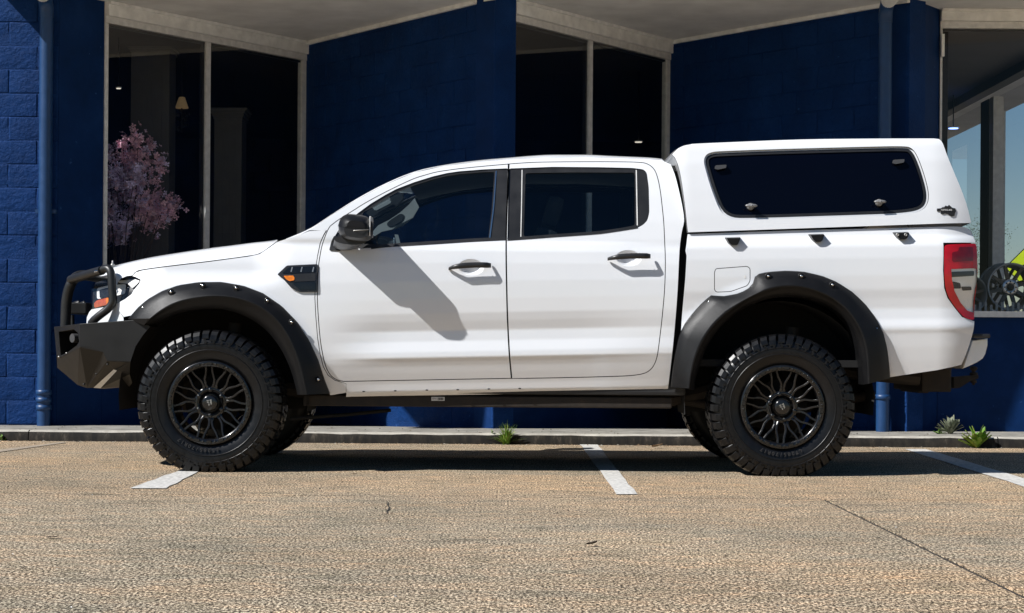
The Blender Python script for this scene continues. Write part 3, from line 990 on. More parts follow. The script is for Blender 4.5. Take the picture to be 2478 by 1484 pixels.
# upright bright channel edges and the belt strip
def strip(pix, w, name, mat, parent, off, S=S_body, thick=.006):
    xz = unproj(pix, S, off)
    P = np.array(resample(xz, max(6, len(xz) * 3)))
    m = MB(); top, bot, tb, bb = [], [], [], []
    for i in range(len(P)):
        t = P[min(i+1, len(P)-1)] - P[max(i-1, 0)]; t /= np.linalg.norm(t)
        n = np.array([-t[1], t[0]]) * w / 2
        a, b = P[i] + n, P[i] - n
        for q, l, o2 in ((a, tb, thick), (a, top, 0), (b, bot, 0), (b, bb, thick)):
            l.append((q[0], float(S(*q)) + off + o2, q[1]))
    m.quad_strip([tb, top, bot, bb], 0, False)
    o = m.build(name, mat, parent[0])
    mirrored(o, parent[1])
    return o
strip(C2([(1250, 200), (1236, 400), (1214, 572)]), .007, 'window_channel', M['chrome'], fd, .003)
strip(C3([(131, 195), (128, 400), (124, 572)]), .005, 'window_channel', M['alu'], rd, .004)
strip(C3([(760, 195), (763, 350), (766, 508)]), .006, 'window_channel', M['alu'], rd, .003)
strip(C2([(560, 622), (640, 612), (900, 596), (1100, 583), (1302, 573)]), .020, 'belt_strip', M['trim'], fd, -.002)
strip(C3([(50, 577), (300, 558), (550, 541), (650, 527), (768, 508)]), .018, 'belt_strip', M['trim'], rd, -.002)

# --- cab side: pillars, roof edge, sill
gut = unproj(C2([(220, 527), (250, 508), (330, 452), (480, 360), (640, 275), (800, 209), (960, 174), (1150, 150), (1310, 138)]) + C3([(250, 126), (500, 124), (640, 130), (830, 137), (900, 142)]), S_body)
cab_rear = C3([(950, 165), (975, 230), (1000, 330), (1018, 420), (1023, 480), (1010, 540), (998, 640), (988, 850), (973, 1050), (953, 1250), (935, 1395)])
sill = [(1616, 947), (1500, 949.5), (1200, 954.5), (1000, 957.5), (850, 960), (838, 961)]
cr_xz = unproj(cr(cab_rear, 3), S_body); sl_xz = unproj(sill, S_body)
door_hole = df + rt[1:-1] + [ds[-1]]
cab_out = resample(gut, 60) + cr_xz + sl_xz + unproj(C2([(424, 1424), (424, 1372), (362, 1352), (326, 1325), (300, 1280), (282, 1210), (268, 1120), (258, 1000), (253, 900), (255, 800), (260, 720), (268, 668), (283, 598), (300, 560), (318, 528)]), S_body)
# keep the front edge a hair outside the door opening
cab = panel('cab_side', cab_out, [inset(door_hole, -.0005)], S_body, M['white'])
# fender
flare_f_out = C1([(508, 522), (535, 490), (565, 456), (620, 408), (700, 362), (800, 326), (920, 308), (1050, 307), (1180, 330), (1290, 372), (1400, 447), (1490, 540), (1560, 648), (1612, 760), (1650, 880), (1680, 955)])
fo_in = [(x, y + 5) for x, y in flare_f_out]
fender_px = bonnet_edge[::-1] + [(328, 671.4), (340, 677.5), (336, 686.7), (322.8, 702.5), (317.6, 711.8), (302, 723.6), (281, 735), (279, 743), (299, 768)] + fo_in[1:] + C2([(424, 1424), (424, 1372), (362, 1354), (324, 1326), (298, 1280), (280, 1210), (266, 1120), (256, 1000), (251, 900), (253, 800), (258, 720), (266, 668), (280, 598), (300, 552), (316, 524), (220, 530), (120, 566), (44, 590)])
fender = panel('front_fender', inset(unproj(fender_px, S_body), .002), [], S_body, M['white'])

# --- bed side
bed_px = C4([(196, 742), (600, 727), (1000, 714), (1600, 700), (2100, 688), (2160, 692), (2195, 712), (2216, 752), (2232, 806)])
tail_px = ZR([(232, 400), (246, 388), (300, 384), (450, 380), (458, 420), (462, 560), (455, 690), (440, 760), (438, 905), (400, 902), (360, 882), (310, 822), (260, 750), (238, 680), (230, 560)])
flare_r_out = C5([(70, 852), (80, 760), (98, 640), (123, 525), (150, 455), (200, 386), (260, 318), (328, 256), (370, 259), (420, 261), (500, 246), (560, 223), (598, 190), (613, 155), (617, 122), (700, 104), (820, 96), (930, 102), (1050, 129), (1150, 170), (1250, 235), (1330, 310), (1400, 400), (1450, 500), (1475, 600), (1487, 700), (1492, 792)])
fuel_px = rounded(C4([(384, 1010), (395, 985), (620, 968), (641, 985), (641, 1075), (620, 1110), (500, 1152), (400, 1156), (384, 1140)]), 5)
bed_out = bed_px[:-1] + [(2361, 588)] + [(2283, 588), (2282.5, 655), (2285, 697), (2293, 721), (2311, 746), (2328, 767), (2357, 777)] + C5([(2040, 425), (2030, 500), (2010, 570), (1985, 640), (1955, 708), (1800, 742), (1492, 788)]) + [(x, y + 5) for x, y in flare_r_out[::-1]][1:-4] + C5([(136, 500), (150, 300), (165, 130), (172, 0)]) + C4([(180, 860)])
fuel_xz = unproj(fuel_px, S_bed)
bedp = panel('bed_side', inset(unproj(bed_out, S_bed), .001), [fuel_xz], S_bed, M['white'])
fl = panel('fuel_flap', inset(fuel_xz, .004), [], S_bed, M['white'], bedp, off=.0005)
panel('flap_dimple', unproj(rounded(C4([(596, 1034), (606, 1032), (609, 1055), (600, 1058)]), 1), S_bed), [], S_bed, M['alu'], fl, off=-.001, rim=0)

# --- inner shells so that gaps look into the dark and not through the truck
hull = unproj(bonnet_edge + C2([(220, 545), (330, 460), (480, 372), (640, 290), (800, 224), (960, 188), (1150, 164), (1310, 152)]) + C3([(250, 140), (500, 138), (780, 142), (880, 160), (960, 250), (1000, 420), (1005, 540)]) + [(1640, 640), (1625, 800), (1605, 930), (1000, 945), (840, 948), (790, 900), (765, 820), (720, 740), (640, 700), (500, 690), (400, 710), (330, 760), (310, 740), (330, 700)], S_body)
# black sheet standing in for the shade between cab and load bed
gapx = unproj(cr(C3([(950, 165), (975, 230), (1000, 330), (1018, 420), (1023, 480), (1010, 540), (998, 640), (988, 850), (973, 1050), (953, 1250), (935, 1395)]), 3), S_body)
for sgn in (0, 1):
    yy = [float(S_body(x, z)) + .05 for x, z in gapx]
    MB().quad_strip([[Vector((x - .02, y if not sgn else TW - y, z)) for (x, z), y in zip(gapx, yy)], [Vector((x + .10, y + .02 if not sgn else TW - y - .02, z)) for (x, z), y in zip(gapx, yy)]], 0, True).build('gap_shade_sheet', M['gap'], truck)
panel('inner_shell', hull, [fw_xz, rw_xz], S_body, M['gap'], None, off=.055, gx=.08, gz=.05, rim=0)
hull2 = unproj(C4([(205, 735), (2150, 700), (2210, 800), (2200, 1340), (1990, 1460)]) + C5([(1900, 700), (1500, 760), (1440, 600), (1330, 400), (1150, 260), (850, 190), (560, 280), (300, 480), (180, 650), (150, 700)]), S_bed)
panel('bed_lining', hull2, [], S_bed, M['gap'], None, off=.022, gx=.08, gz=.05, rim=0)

# --- bonnet, roof, windscreen: lofted right across the truck
def loft_across(name, edge, tops, mats, split=None, nv=14, crown=.02, yin=.30, shift=0.0, parent=None, smooth=True):
    """edge: near edge points (Vector), tops: points of the shoulder line (Vector, same count); mirrored across"""
    rows = []
    for e, t in zip(edge, tops):
        row = []
        for k in range(5):                                        # rolled shoulder
            a = k / 4
            y = e.y + (t.y - e.y) * (a ** 1.15)
            zf = 1 - (1 - a) ** 2.0
            row.append(Vector((e.x + (t.x - e.x) * a, y, e.z + (t.z - e.z) * zf)))
        c = TW / 2
        for k in range(1, nv // 2 + 1):
            a = k / (nv // 2)
            y = t.y + (c - t.y) * a
            row.append(Vector((t.x + shift * math.sin(a * math.pi / 2), y, t.z + crown * math.sin(a * math.pi / 2))))
        row += [Vector((p.x, TW - p.y, p.z)) for p in row[-2::-1]]
        rows.append(row)
    return rows

n = 40
ed = [on(x, y, S_body, .0) for x, y in resample(cr(bonnet_edge, 4), n)]
tp_px = resample(cr(bonnet_top, 4), n)
tp = [at(x, y, .30) for x, y in tp_px]
for i in range(n):                                                # lip at the shut line
    ed[i] = ed[i] + Vector((0, .004, .004))
    tp[i].y = ed[i].y + .17
    q = at(tp_px[i][0], tp_px[i][1], tp[i].y); tp[i] = q
rows = loft_across('bonnet', ed, tp, None, crown=.012)
# the nose falls away in front of the leading edge
nose = []
for k, (dx, dz) in enumerate(((-.105, -.065), (-.097, -.042), (-.072, -.018), (-.036, -.004))):
    row = []
    for j, p in enumerate(rows[0]):
        c = abs(p.y - TW / 2) / (TW / 2)
        sp = math.sqrt(max(0, 1 - c ** 3.2))
        row.append(Vector((p.x + dx * (.15 + .95 * sp), p.y, p.z + dz * (.55 + .45 * sp))))
    nose.append(row)
m = MB().quad_strip(nose + rows, 0, True)
bon = m.build('bonnet', M['white'], truck)
# cowl: dark strip with wipers' bay
k = MB().quad_strip([[r + Vector((0, 0, -.006)) for r in rows[-1][3:-3]], [r + Vector((.16, 0, .0)) for r in rows[-1][3:-3]]], 0, True)
k.build('cowl_panel', M['trim'], truck)

sil = C2([(90, 575), (220, 519), (330, 449), (480, 354), (640, 269), (800, 204), (960, 169), (1150, 144), (1310, 130)]) + C3([(250, 114), (400, 113), (500, 113), (640, 120), (830, 128), (905, 136)])
n = 72
gpx = C2([(95, 584), (220, 527), (250, 508), (330, 452), (480, 360), (640, 275), (800, 209), (960, 174), (1150, 150), (1310, 138)]) + C3([(250, 126), (500, 124), (640, 130), (830, 137), (898, 142)])
ge = [on(x, y, S_body) for x, y in resample(cr(gpx, 3), n)]
ss = resample(cr(sil, 3), n)
to = []
for i in range(n):
    t = i / (n - 1)
    yy = ge[i].y + .035 + .10 * sstep(.30, .55, t)
    to.append(at(ss[i][0], ss[i][1], yy))
rows = loft_across('roof', ge, to, None, crown=.03)
hdr = next(i for i in range(n) if ge[i].x > -.60)                 # top of the windscreen
m = MB()
nl = len(rows[0])
ws_rows = [[p.copy() for p in r[4:nl-4]] for r in rows[:hdr]]
for i, r in enumerate(ws_rows):
    for p in r:
        a = 1 - abs(p.y - TW/2) / (TW/2 - .2)
        p.x -= .06 * max(0, a) * (1 - i / hdr); p.z += .0
m.quad_strip([r[:5] for r in rows[:hdr]], 0, True)
m.quad_strip([r[nl-5:] for r in rows[:hdr]], 0, True)
m.quad_strip(rows[hdr-1:], 0, True)
last = rows[-1]
cabback = [last] + [[p + Vector((.010, 0, -.015)) for p in last], [p + Vector((.012, 0, -.07)) for p in last], [Vector((p.x + .014, p.y, 1.32)) for p in last]]
m.quad_strip(cabback, 0, True)
m.build('roof', M['white'], truck)
MB().quad_strip(ws_rows, 0, True).build('windscreen', M['windscreen'], truck)

# --- canopy
can_px = cr(C4([(196, 731), (186, 640), (165, 480), (142, 330), (122, 250), (98, 195), (60, 184), (28, 206), (60, 172), (110, 137), (170, 117), (250, 104)]), 3)[:1]
front_edge = C4([(200, 730), (194, 690), (183, 580), (170, 480), (154, 370), (139, 290), (121, 232), (103, 196), (88, 180)])
front_up = C4([(108, 156), (132, 135), (170, 117), (215, 108)])
top_e = C4([(250, 103), (500, 92), (1000, 73), (1500, 67), (1940, 66)])
rear_e = C4([(1975, 70), (1992, 85), (2008, 115), (2033, 185), (2080, 300), (2130, 420), (2170, 530), (2198, 640), (2200, 664)])
can_out = unproj(cr(front_edge + front_up + top_e, 3) + cr(rear_e, 3), S_can)
cw_px = rounded(C4([(304, 215), (345, 160), (700, 145), (1200, 131), (1700, 119), (1795, 128), (1860, 275), (1915, 480), (1870, 580), (1700, 608), (1200, 624), (700, 640), (450, 640), (360, 420)]), [18, 26, 200, 200, 40, 40, 200, 34, 34, 60, 200, 60, 40, 300], 6)
cw_xz = unproj(cw_px, S_can)
can = panel('canopy', can_out, [cw_xz], S_can, M['white'], None, rim=.022)
# moulded recess round the window, rubber seal, dark glass
rec = inset(cw_xz, .011)
panel('window_recess', inset(cw_xz, .0005), [rec], S_can, M['white'], can, off=.014, rim=.012, h=.02)
seal_in = inset(cw_xz, .028)
panel('window_seal', rec, [seal_in], S_can, M['trim'], can, off=.013, rim=.012, h=.02)
cg = panel('canopy_glass', inset(seal_in, .0004), [], S_can, M['darkglass'], can, off=.020, rim=.006, h=.02)
# canopy roof
ntop = 60
tline = unproj(resample(cr(front_up + top_e, 3), ntop), S_can)
rows = []
for x, z in tline:
    y = float(S_can(x, z)); row = []
    for k in range(9):
        a = k / 8
        row.append(Vector((x, y + (TW/2 - y) * a, z + .010 * math.sin(min(1, a * 2.5) * math.pi / 2) + .012 * math.sin(a * math.pi / 2))))
    row += [Vector((p.x, TW - p.y, p.z)) for p in row[-2::-1]]
    rows.append(row)
re_xz = unproj(cr(rear_e, 3), S_can)
back = []
for x, z in re_xz:
    y = float(S_can(x, z)); row = []
    for k in range(9):
        a = k / 8; row.append(Vector((x + .05 * math.sin(a * math.pi / 2), y + (TW/2 - y) * a, z + (.012 if z > 1.9 else 0) * math.sin(a * math.pi / 2))))
    row += [Vector((p.x, TW - p.y, p.z)) for p in row[-2::-1]]
    back.append(row)
fe_xz = unproj(cr(front_edge, 3)[::-1], S_can)
front = []
for x, z in fe_xz:
    y = float(S_can(x, z)); row = []
    for k in range(9):
        a = k / 8; row.append(Vector((x + .002 * a, y + (TW/2 - y) * a, z)))
    row += [Vector((p.x, TW - p.y, p.z)) for p in row[-2::-1]]
    front.append(row)
MB().quad_strip(front[::-1] + rows + back, 0, True).build('canopy_roof', M['white'], truck)
# hinges, T handles, maker's badge
for hx, hy in ((430, 268), (1690, 229)):
    a = [on(x, y, S_can, -.004) for x, y in rounded(C4([(hx-42, hy+12), (hx-36, hy-12), (hx+42, hy-17), (hx+38, hy+6), (hx-20, hy+18)]), 2, 3)]
    o = MB().prism(a, (0, .016, 0)).build('hinge', M['hinge'], can[0]); mirrored(o, can[1])
for hx, hy in ((643, 544), (1552, 516)):
    c = on(*C4([(hx, hy)])[0], S_can, 0)
    m = MB()
    m.lathe([(.0, -.03), (.011, -.028), (.013, -.012), (.019, -.010), (.021, .012)], (c.x, c.y, c.z - .003), 16)
    m.sphere((c.x, c.y - .031, c.z), (.036, .010, .0105), 0, 16, 8)
    m.sphere((c.x, c.y - .040, c.z), (.006, .004, .006), 0, 10, 6)
    o = m.build('latch_handle', M['latch'], can[0]); mirrored(o, can[1])
badge = C4([(1962, 562), (1990, 560), (2003, 551), (2012, 553), (2022, 541), (2036, 546), (2047, 536), (2062, 549), (2070, 556), (2092, 561), (2096, 580), (2090, 592), (2086, 612), (2066, 618), (2050, 611), (2040, 600), (2020, 596), (2005, 601), (1988, 597), (1990, 582), (1962, 580)])
bp = [on(x, y, S_can, -.005) for x, y in badge]
bo = MB().prism(bp, (0, .006, 0)).build('badge', M['print_dark'], can[0])

def text_obj(txt, size, mat, parent, mtx, ext=.0006, name='lettering', bold=0.0, sx=1.0):
    cu = bpy.data.curves.new(name, 'FONT')
    cu.body = txt; cu.size = size; cu.extrude = ext; cu.align_x = 'CENTER'; cu.align_y = 'CENTER'; cu.offset = bold
    tmp = bpy.data.objects.new('tmp', cu)
    COL.objects.link(tmp)
    me = bpy.data.meshes.new_from_object(tmp.evaluated_get(bpy.context.evaluated_depsgraph_get()))
    bpy.data.objects.remove(tmp); bpy.data.curves.remove(cu)
    me.transform(mtx @ Matrix.Diagonal((sx, 1, 1, 1)))
    me.materials.clear(); me.materials.append(mat)
    o = bpy.data.objects.new(name, me)
    return link(o, parent)
RX = Matrix.Rotation(math.pi / 2, 4, 'X')
bc = on(*C4([(2029, 572)])[0], S_can, -.0065)
text_obj('FLEXIGLASS', .0135, M['letter'], can[0], Matrix.Translation(bc) @ Matrix.Rotation(.10, 4, 'Z') @ RX, sx=.92)

# --- bed ends: tailgate, headboard wall, floor
rb = [(2.50, 1.335), (2.56, 1.25), (2.60, 1.0), (2.595, .80), (2.56, .66)]
m = MB().quad_strip([[Vector((x, y, z)) for y in (.12, .16, .5, .95, 1.4, 1.74, 1.78)] for x, z in rb], 0, True)
m.build('tailgate', M['white'], truck)
MB().box((1.02, .13, .62), (1.04, TW - .13, 1.34)).box((1.02, .13, .62), (2.44, TW - .13, .66)).build('bed_floor', M['under'], truck)

# --- wheel-arch flares
def flare(name, outer, crease, inner, S, bolts, dim=.0):
    n = 56
    O = [on(x, y, S, -.002) for x, y in resample(outer, n)]
    def ramp_y(t):            # flares blend in at their tips
        return min(1, t / .10, (1 - t) / .04) if dim else 1
    Cc, I = [], []
    for i, (x, y) in enumerate(resample(cr(crease, 4), n)): Cc.append(at(x, y, -.026))
    for i, (x, y) in enumerate(resample(cr(inner, 4), n)): I.append(at(x, y, .022))
    rows = []
    rows.append([p + Vector((0, .012, 0)) for p in O])
    rows.append(O)
    rows.append([o + (c - o) * .05 + Vector((0, -.016, 0)) for o, c in zip(O, Cc)])
    rows.append([o.lerp(c, .45) * 1.0 + Vector((0, -.010, 0)) for o, c in zip(O, Cc)])
    rows.append([o.lerp(c, .90) + Vector((0, -.003, 0)) for o, c in zip(O, Cc)])
    rows.append(Cc)
    rows.append([c.lerp(i, .12) + Vector((0, .004, 0)) for c, i in zip(Cc, I)])
    rows.append([c.lerp(i, .5) + Vector((0, .004, 0)) for c, i in zip(Cc, I)])
    rows.append(I)
    rows.append([p + Vector((0, .008, 0)) for p in I])
    cx = sum(p.x for p in I) / n
    rows.append([p + Vector((0, .16, .0)) for p in I])
    m = MB().quad_strip(rows, 0, True)
    for r in (0, n - 1):
        m.add([rw[r] for rw in rows], [tuple(range(len(rows)))], 0)
    o = m.build(name, M['flare'], truck)
    far = mirrored(o, truck)
    for bx, by in bolts:
        # bolt sits in a scooped pocket on the flare face
        bestd, c = 1e9, None
        for i in range(n):
            for j in (2, 3, 4):
                p = rows[j][i]; q = at(bx, by, p.y)
                d = (p - q).length
                if d < bestd: bestd, c = d, q
        k = MB()
        k.lathe([(.019, .004), (.017, -.0025), (.013, -.0030), (.0115, .000), (.0, .001)], (c.x, c.y, c.z), 14)
        k.build('bolt_pocket', M['flare'], o)
        k = MB().lathe([(.0082, .002), (.0080, -.003), (.0055, -.0060), (.0, -.0072)], (c.x, c.y - .001, c.z), 12)
        b = k.build('bolt', M['chrome'], o)
        mirrored(b, far)
    return o
crease_f = C1([(640, 520), (700, 476), (770, 437), (840, 414), (920, 398), (1020, 390), (1150, 404), (1270, 448), (1370, 527), (1440, 630), (1490, 750), (1520, 860), (1545, 962)])
inner_f = C1([(600, 560), (650, 545), (720, 520), (800, 490), (880, 472), (960, 464), (1030, 464), (1130, 485), (1230, 530), (1320, 600), (1390, 690), (1440, 790), (1470, 880), (1490, 962)])
flare('wheel_arch_flare', flare_f_out, crease_f, inner_f, S_body, C1([(596, 458), (757, 366), (941, 328), (1135, 343), (1316, 415), (1457, 541), (1554, 699), (1612, 874)]))
crease_r = C5([(190, 860), (205, 760), (235, 650), (280, 550), (340, 460), (420, 380), (520, 305), (620, 250), (720, 212), (830, 195), (940, 205), (1050, 240), (1150, 295), (1235, 375), (1300, 480), (1335, 590), (1348, 700), (1352, 830)])
inner_r = C5([(222, 872), (237, 780), (272, 670), (322, 560), (400, 457), (500, 372), (600, 317), (720, 277), (830, 264), (940, 273), (1050, 306), (1150, 361), (1228, 447), (1270, 540), (1297, 640), (1310, 740), (1320, 836)])
flare('wheel_arch_flare', flare_r_out[0:], crease_r, inner_r, S_bed, C5([(190, 468), (318, 302), (703, 132), (917, 132), (1119, 188), (1286, 303), (1404, 473), (1451, 668)]))
# inner wings
for cx_, z0 in ((XF, .30), (XR, .34)):
    m = MB()
    R_, prof = .545, []
    for k in range(25):
        a = math.radians(-8 + 196 * k / 24)
        prof.append((cx_ + R_ * math.cos(a), ZH + .03 + (R_ + .03) * math.sin(a)))
    m.quad_strip([[Vector((x, .15, z)) for x, z in prof], [Vector((x, .62, z)) for x, z in prof]], 0, True)
    m.add([Vector((x, .62, z)) for x, z in prof], [tuple(range(25))], 0)
    o = m.build('inner_wing', M['under'], truck); mirrored(o, truck)

# --- wheels
def make_wheel(cx, y0, label=None, side=0, rot=0.0, detail=True):
    """near-side wheel; side=1 mirrors it to the far side"""
    root = empty('wheel', (cx, y0 if side == 0 else TW - y0, ZH), parent=truck)
    R, FL = .416, ZH                                             # tyre radius, height of hub
    def fin(mb, name, mat, parent, squash=False):
        v = []
        for p in mb.v:
            x, y, z = p
            x, z = x * math.cos(rot) - z * math.sin(rot), x * math.sin(rot) + z * math.cos(rot)
            if squash and z < -.345:
                z = max(z, -FL + .001 + .00 * abs(x)) if z < -FL + .001 else z
            y = y0 + y
            if side: y = TW - y
            v.append((cx + x, y, ZH + z))
        mb.v = v
        return mb.build(name, mat, parent)
    t = MB()
    prof = [(.226, .035), (.238, .020), (.262, .008), (.295, .000), (.325, -.003), (.350, .001), (.372, .010), (.388, .026), (.398, .05), (.400, .145), (.398, .24), (.388, .264), (.372, .28), (.33, .292), (.28, .285), (.238, .27), (.226, .25)]
    t.lathe(prof, (0, 0, 0), 96)
    # raised ribs on the sidewall
    for r in (.300, .338):
        t.lathe([(r - .004, -.0005), (r - .002, -.0045), (r + .002, -.0045), (r + .004, -.0005)], (0, 0, 0), 96)
    N = 48
    def lug(a0, a1, pts, sk=0.0):
        """block: pts = (r_bottom, r_top, y) stations across; swept between two angles"""
        rows_t, rows_b = [], []
        v = []
        for rb, rt_, y, s in pts:
            for aa, rr in ((a0 + s, rb), (a0 + s + .006, rt_), (a1 + s - .006, rt_), (a1 + s, rb)):
                v.append(Vector((rr * math.cos(aa), y, rr * math.sin(aa))))
        f = []
        K = len(pts)
        for i in range(K - 1):
            for j in range(3):
                f.append((i*4+j, i*4+j+1, (i+1)*4+j+1, (i+1)*4+j))
        f.append((0, 1, 2, 3)); f.append(((K-1)*4+3, (K-1)*4+2, (K-1)*4+1, (K-1)*4))
        t.add(v, f, 0, False)
    da = 2 * math.pi / N
    for k in range(N):
        a = k * da
        w = da * .80
        # shoulder blocks, alternately long and short down the sidewall
        if k % 2:
            lug(a, a + w, [(.352, .358, -.005, .03), (.372, .384, .000, .02), (.385, .405, .012, .008), (.392, .4145, .030, 0), (.396, .416, .075, -.02)])
        else:
            lug(a, a + w, [(.364, .370, -.001, .016), (.376, .392, .004, .012), (.386, .408, .016, .004), (.392, .4145, .034, 0), (.396, .416, .088, -.03)])
        # kinked biter on the sidewall
        b = a + da * .1
        if detail:
            lug(b + .03, b + .03 + w * .16, [(.312, .314, -.0068, .0), (.322, .324, -.0068, .012), (.331, .333, -.0068, .0)])
            lug(b, b + w * .34, [(.336, .338, -.0075, .050), (.346, .350, -.0075, .030), (.356, .362, -.007, .045)])
        lug(a + .02, a + .02 + w * .9, [(.394, .4155, .098, 0), (.398, .416, .118, .03), (.398, .416, .138, .01)])
        lug(a - .01, a - .01 + w * .9, [(.398, .416, .150, .01), (.398, .416, .170, .03), (.394, .4155, .19, 0)])
        lug(a, a + w, [(.396, .416, .205, -.02), (.392, .4145, .255, 0), (.376, .392, .283, .012)])
    ty = fin(t, 'tyre', M['rubber'], root, True)
    # rim: barrel, beadlock ring, bolts
    m = MB()
    m.lathe([(.236, .022), (.240, .012), (.238, .004), (.232, .001), (.214, .003), (.207, .008), (.203, .020), (.200, .06), (.198, .20), (.225, .25)], (0, 0, 0), 72)
    rim = fin(m, 'rim', M['rim'], root)
    m = MB()
    for k in range(20):
        a = 2 * math.pi * (k + .5) / 20
        m.lathe([(.0065, .004), (.0065, -.004), (.004, -.006), (.0, -.006)], (.222 * math.cos(a), 0, .222 * math.sin(a)), 8)
        # pocket rib between two bolts
        a2 = 2 * math.pi * k / 20
        c, s = math.cos(a2), math.sin(a2)
        v = []
        for rr, tt, yy in ((.213, -.016, .002), (.213, .016, .002), (.231, .016, .002), (.231, -.016, .002), (.215, -.013, -.004), (.215, .013, -.004), (.229, .013, -.004), (.229, -.013, -.004)):
            v.append(Vector((rr * c - tt * s, yy, rr * s + tt * c)))
        m.add(v, [(0,1,5,4), (1,2,6,5), (2,3,7,6), (3,0,4,7), (4,5,6,7)], 0)
    fin(m, 'ring_bolt', M['rim_face'], rim)
    # ten split mesh spokes
    m = MB()
    def barxz(p, q, w0, w1, yf0, yf1, dep=.03):
        p, q = np.array(p), np.array(q); d = (q - p) / np.linalg.norm(q - p); nn = np.array([-d[1], d[0]])
        v = []
        for c, w, y in ((p, w0, yf0), (q, w1, yf1)):
            for s, yy, ww in ((-1, y + dep, w), (-1, y + .003, w), (-.55, y, w), (.55, y, w), (1, y + .003, w), (1, y + dep, w)):
                e = c + nn * s * ww / 2
                v.append(Vector((e[0], yy, e[1])))
        f = [(j, j+1, j+7, j+6) for j in range(5)]
        m.add(v, f, 0, False)
    def pol(r, a): return (r * math.cos(a), r * math.sin(a))
    SP = 11
    for k in range(SP):
        a = math.pi / 2 + 2 * math.pi * k / SP + .03
        for s in (-1, 1):
            A, B_, C_, D_, E_ = pol(.206, a + s * .082), pol(.176, a + s * .105), pol(.136, a + s * .205), pol(.108, a + s * .225), pol(.086, a + s * .17)
            barxz(A, B_, .0125, .0125, .010, .014); barxz(B_, C_, .0125, .013, .014, .022); barxz(C_, D_, .013, .014, .022, .028); barxz(D_, E_, .014, .018, .028, .034)
    fin(m, 'spoke', M['rim_face'], rim)
    m = MB()
    m.lathe([(.094, .075), (.094, .042), (.088, .036), (.062, .036), (.060, .046), (.045, .046)], (0, 0, 0), 40)
    for k in range(6):
        a = math.pi / 2 + 2 * math.pi * k / 6
        m.lathe([(.012, .040), (.012, .024), (.007, .022), (.0, .022)], (.073 * math.cos(a), 0, .073 * math.sin(a)), 12)
    fin(m, 'hub', M['rim'], rim)
    m = MB()
    m.lathe([(.046, .05), (.045, .020), (.041, .012), (.034, .010), (.0, .009)], (0, 0, 0), 32)
    cap = fin(m, 'centre_cap', M['rim'], root)
    # the angular emblem on the cap: slanted flag strokes
    em = MB()
    def ply(pts):
        em.prism([Vector((x * .001, .0085, z * .001)) for x, z in pts], (0, -.0015, 0))
    ply([(-17, 15), (-4, 16.5), (-4.6, 10.5), (-16, 9)])
    ply([(-15, 6), (-4.8, 7.5), (-6, -3), (-9, -3.5), (-9.5, 1), (-14, 0)])
    ply([(0, 17), (10, 21), (14, -6), (8, -12), (5, -2), (0, 4), (5, 7), (4, 12), (0, 11)])
    ply([(-8, -6), (1, -4), (-1, -17), (-6, -15)])
    fin(em, 'emblem', M['steel'], cap)
    m = MB()
    m.lathe([(.155, .12), (.155, .105), (.07, .10), (.07, .02)], (0, 0, 0), 40)
    fin(m, 'brake_disc', M['rust'], root)
    if side == 0 and detail:
        # raised letters round the sidewall
        def arc_text(txt, r, amid, size, step, flip=False):
            for i, ch in enumerate(txt):
                a = amid + (i - (len(txt) - 1) / 2) * step * (1 if flip else -1)
                up = -1 if flip else 1
                c = Vector((cx + r * math.cos(a), y0 - .0035, ZH + r * math.sin(a)))
                ang = a - math.pi / 2 + (math.pi if flip else 0)
                if ch != ' ':
                    yield text_obj(ch, size, M['rubber_letter'], ty, Matrix.Translation(c) @ Matrix.Rotation(-ang, 4, 'Y') @ RX, ext=.0025, bold=.0004)
        list(arc_text('LT285/70R17', .268, -math.pi / 2 - .25 + rot, .030, .085))
    return root
M['rubber_letter'] = simple('raised_rubber_letter', (.03, .03, .032), .42)
make_wheel(XF, .012, rot=.0)
make_wheel(XR, .012, rot=.22)
make_wheel(XF, .012, side=1, rot=.1, detail=False)
make_wheel(XR, .012, side=1, rot=.3, detail=False)

# --- chassis
m = MB()
for y in (.42, TW - .42):
    m.tube([(-2.1, y, .52), (-1.2, y, .46), (-.9, y, .42), (.9, y, .42), (1.15, y, .47), (1.55, y, .64), (1.95, y, .60), (2.4, y, .56)], .048, 8, smooth=False)
m.build('chassis_rail', M['rust'], truck)
m = MB()
m.bbox((-1.05, .55, .40), (-.35, 1.3, .52)).bbox((-.35, .62, .41), (.55, .95, .50)).bbox((.1, 1.0, .40), (.95, 1.5, .52))
m.tube([(-.6, .95, .43), (.6, .95, .42), (1.5, .95, .42)], .045, 12)
m.tube([(-.55, 1.25, .42), (.2, 1.3, .41), (1.0, 1.3, .44), (1.4, 1.35, .56), (2.3, 1.4, .55)], .035, 10)
m.build('drivetrain', M['rust'], truck)
for xw, rear in ((XF, 0), (XR, 1)):
    m = MB().tube([(xw, .28, ZH), (xw, TW - .28, ZH)], .05 if rear else .035, 14)
    if rear: m.sphere((xw, TW / 2, ZH), (.17, .16, .16))
    ax = m.build('axle', M['rust'], truck)
    if not rear: MB().bbox((XF - .25, .55, .33), (XF + .35, TW - .55, .46)).build('crossmember', M['rust'], ax)
    for y in (.42, TW - .42):
        if rear: MB().tube([(XR - .55, y, .42), (XR, y, .335), (XR + .6, y, .46)], .03, 8).build('leaf_spring', M['rust'], ax)
        y2 = y - .1 if y < 1 else y + .1
        MB().tube([(xw + .05, y2, .40), (xw + .1, y2, .85)], .04, 10).build('damper', M['rust'], ax)
# stabiliser link reaching back from the front suspension
a = at(700, 1014, .30); b = at(945, 993, .55)
m = MB().tube([a, a.lerp(b, .55) + Vector((0, 0, -.004)), b], .011, 8)
m.build('torsion_bar', M['under'], truck)
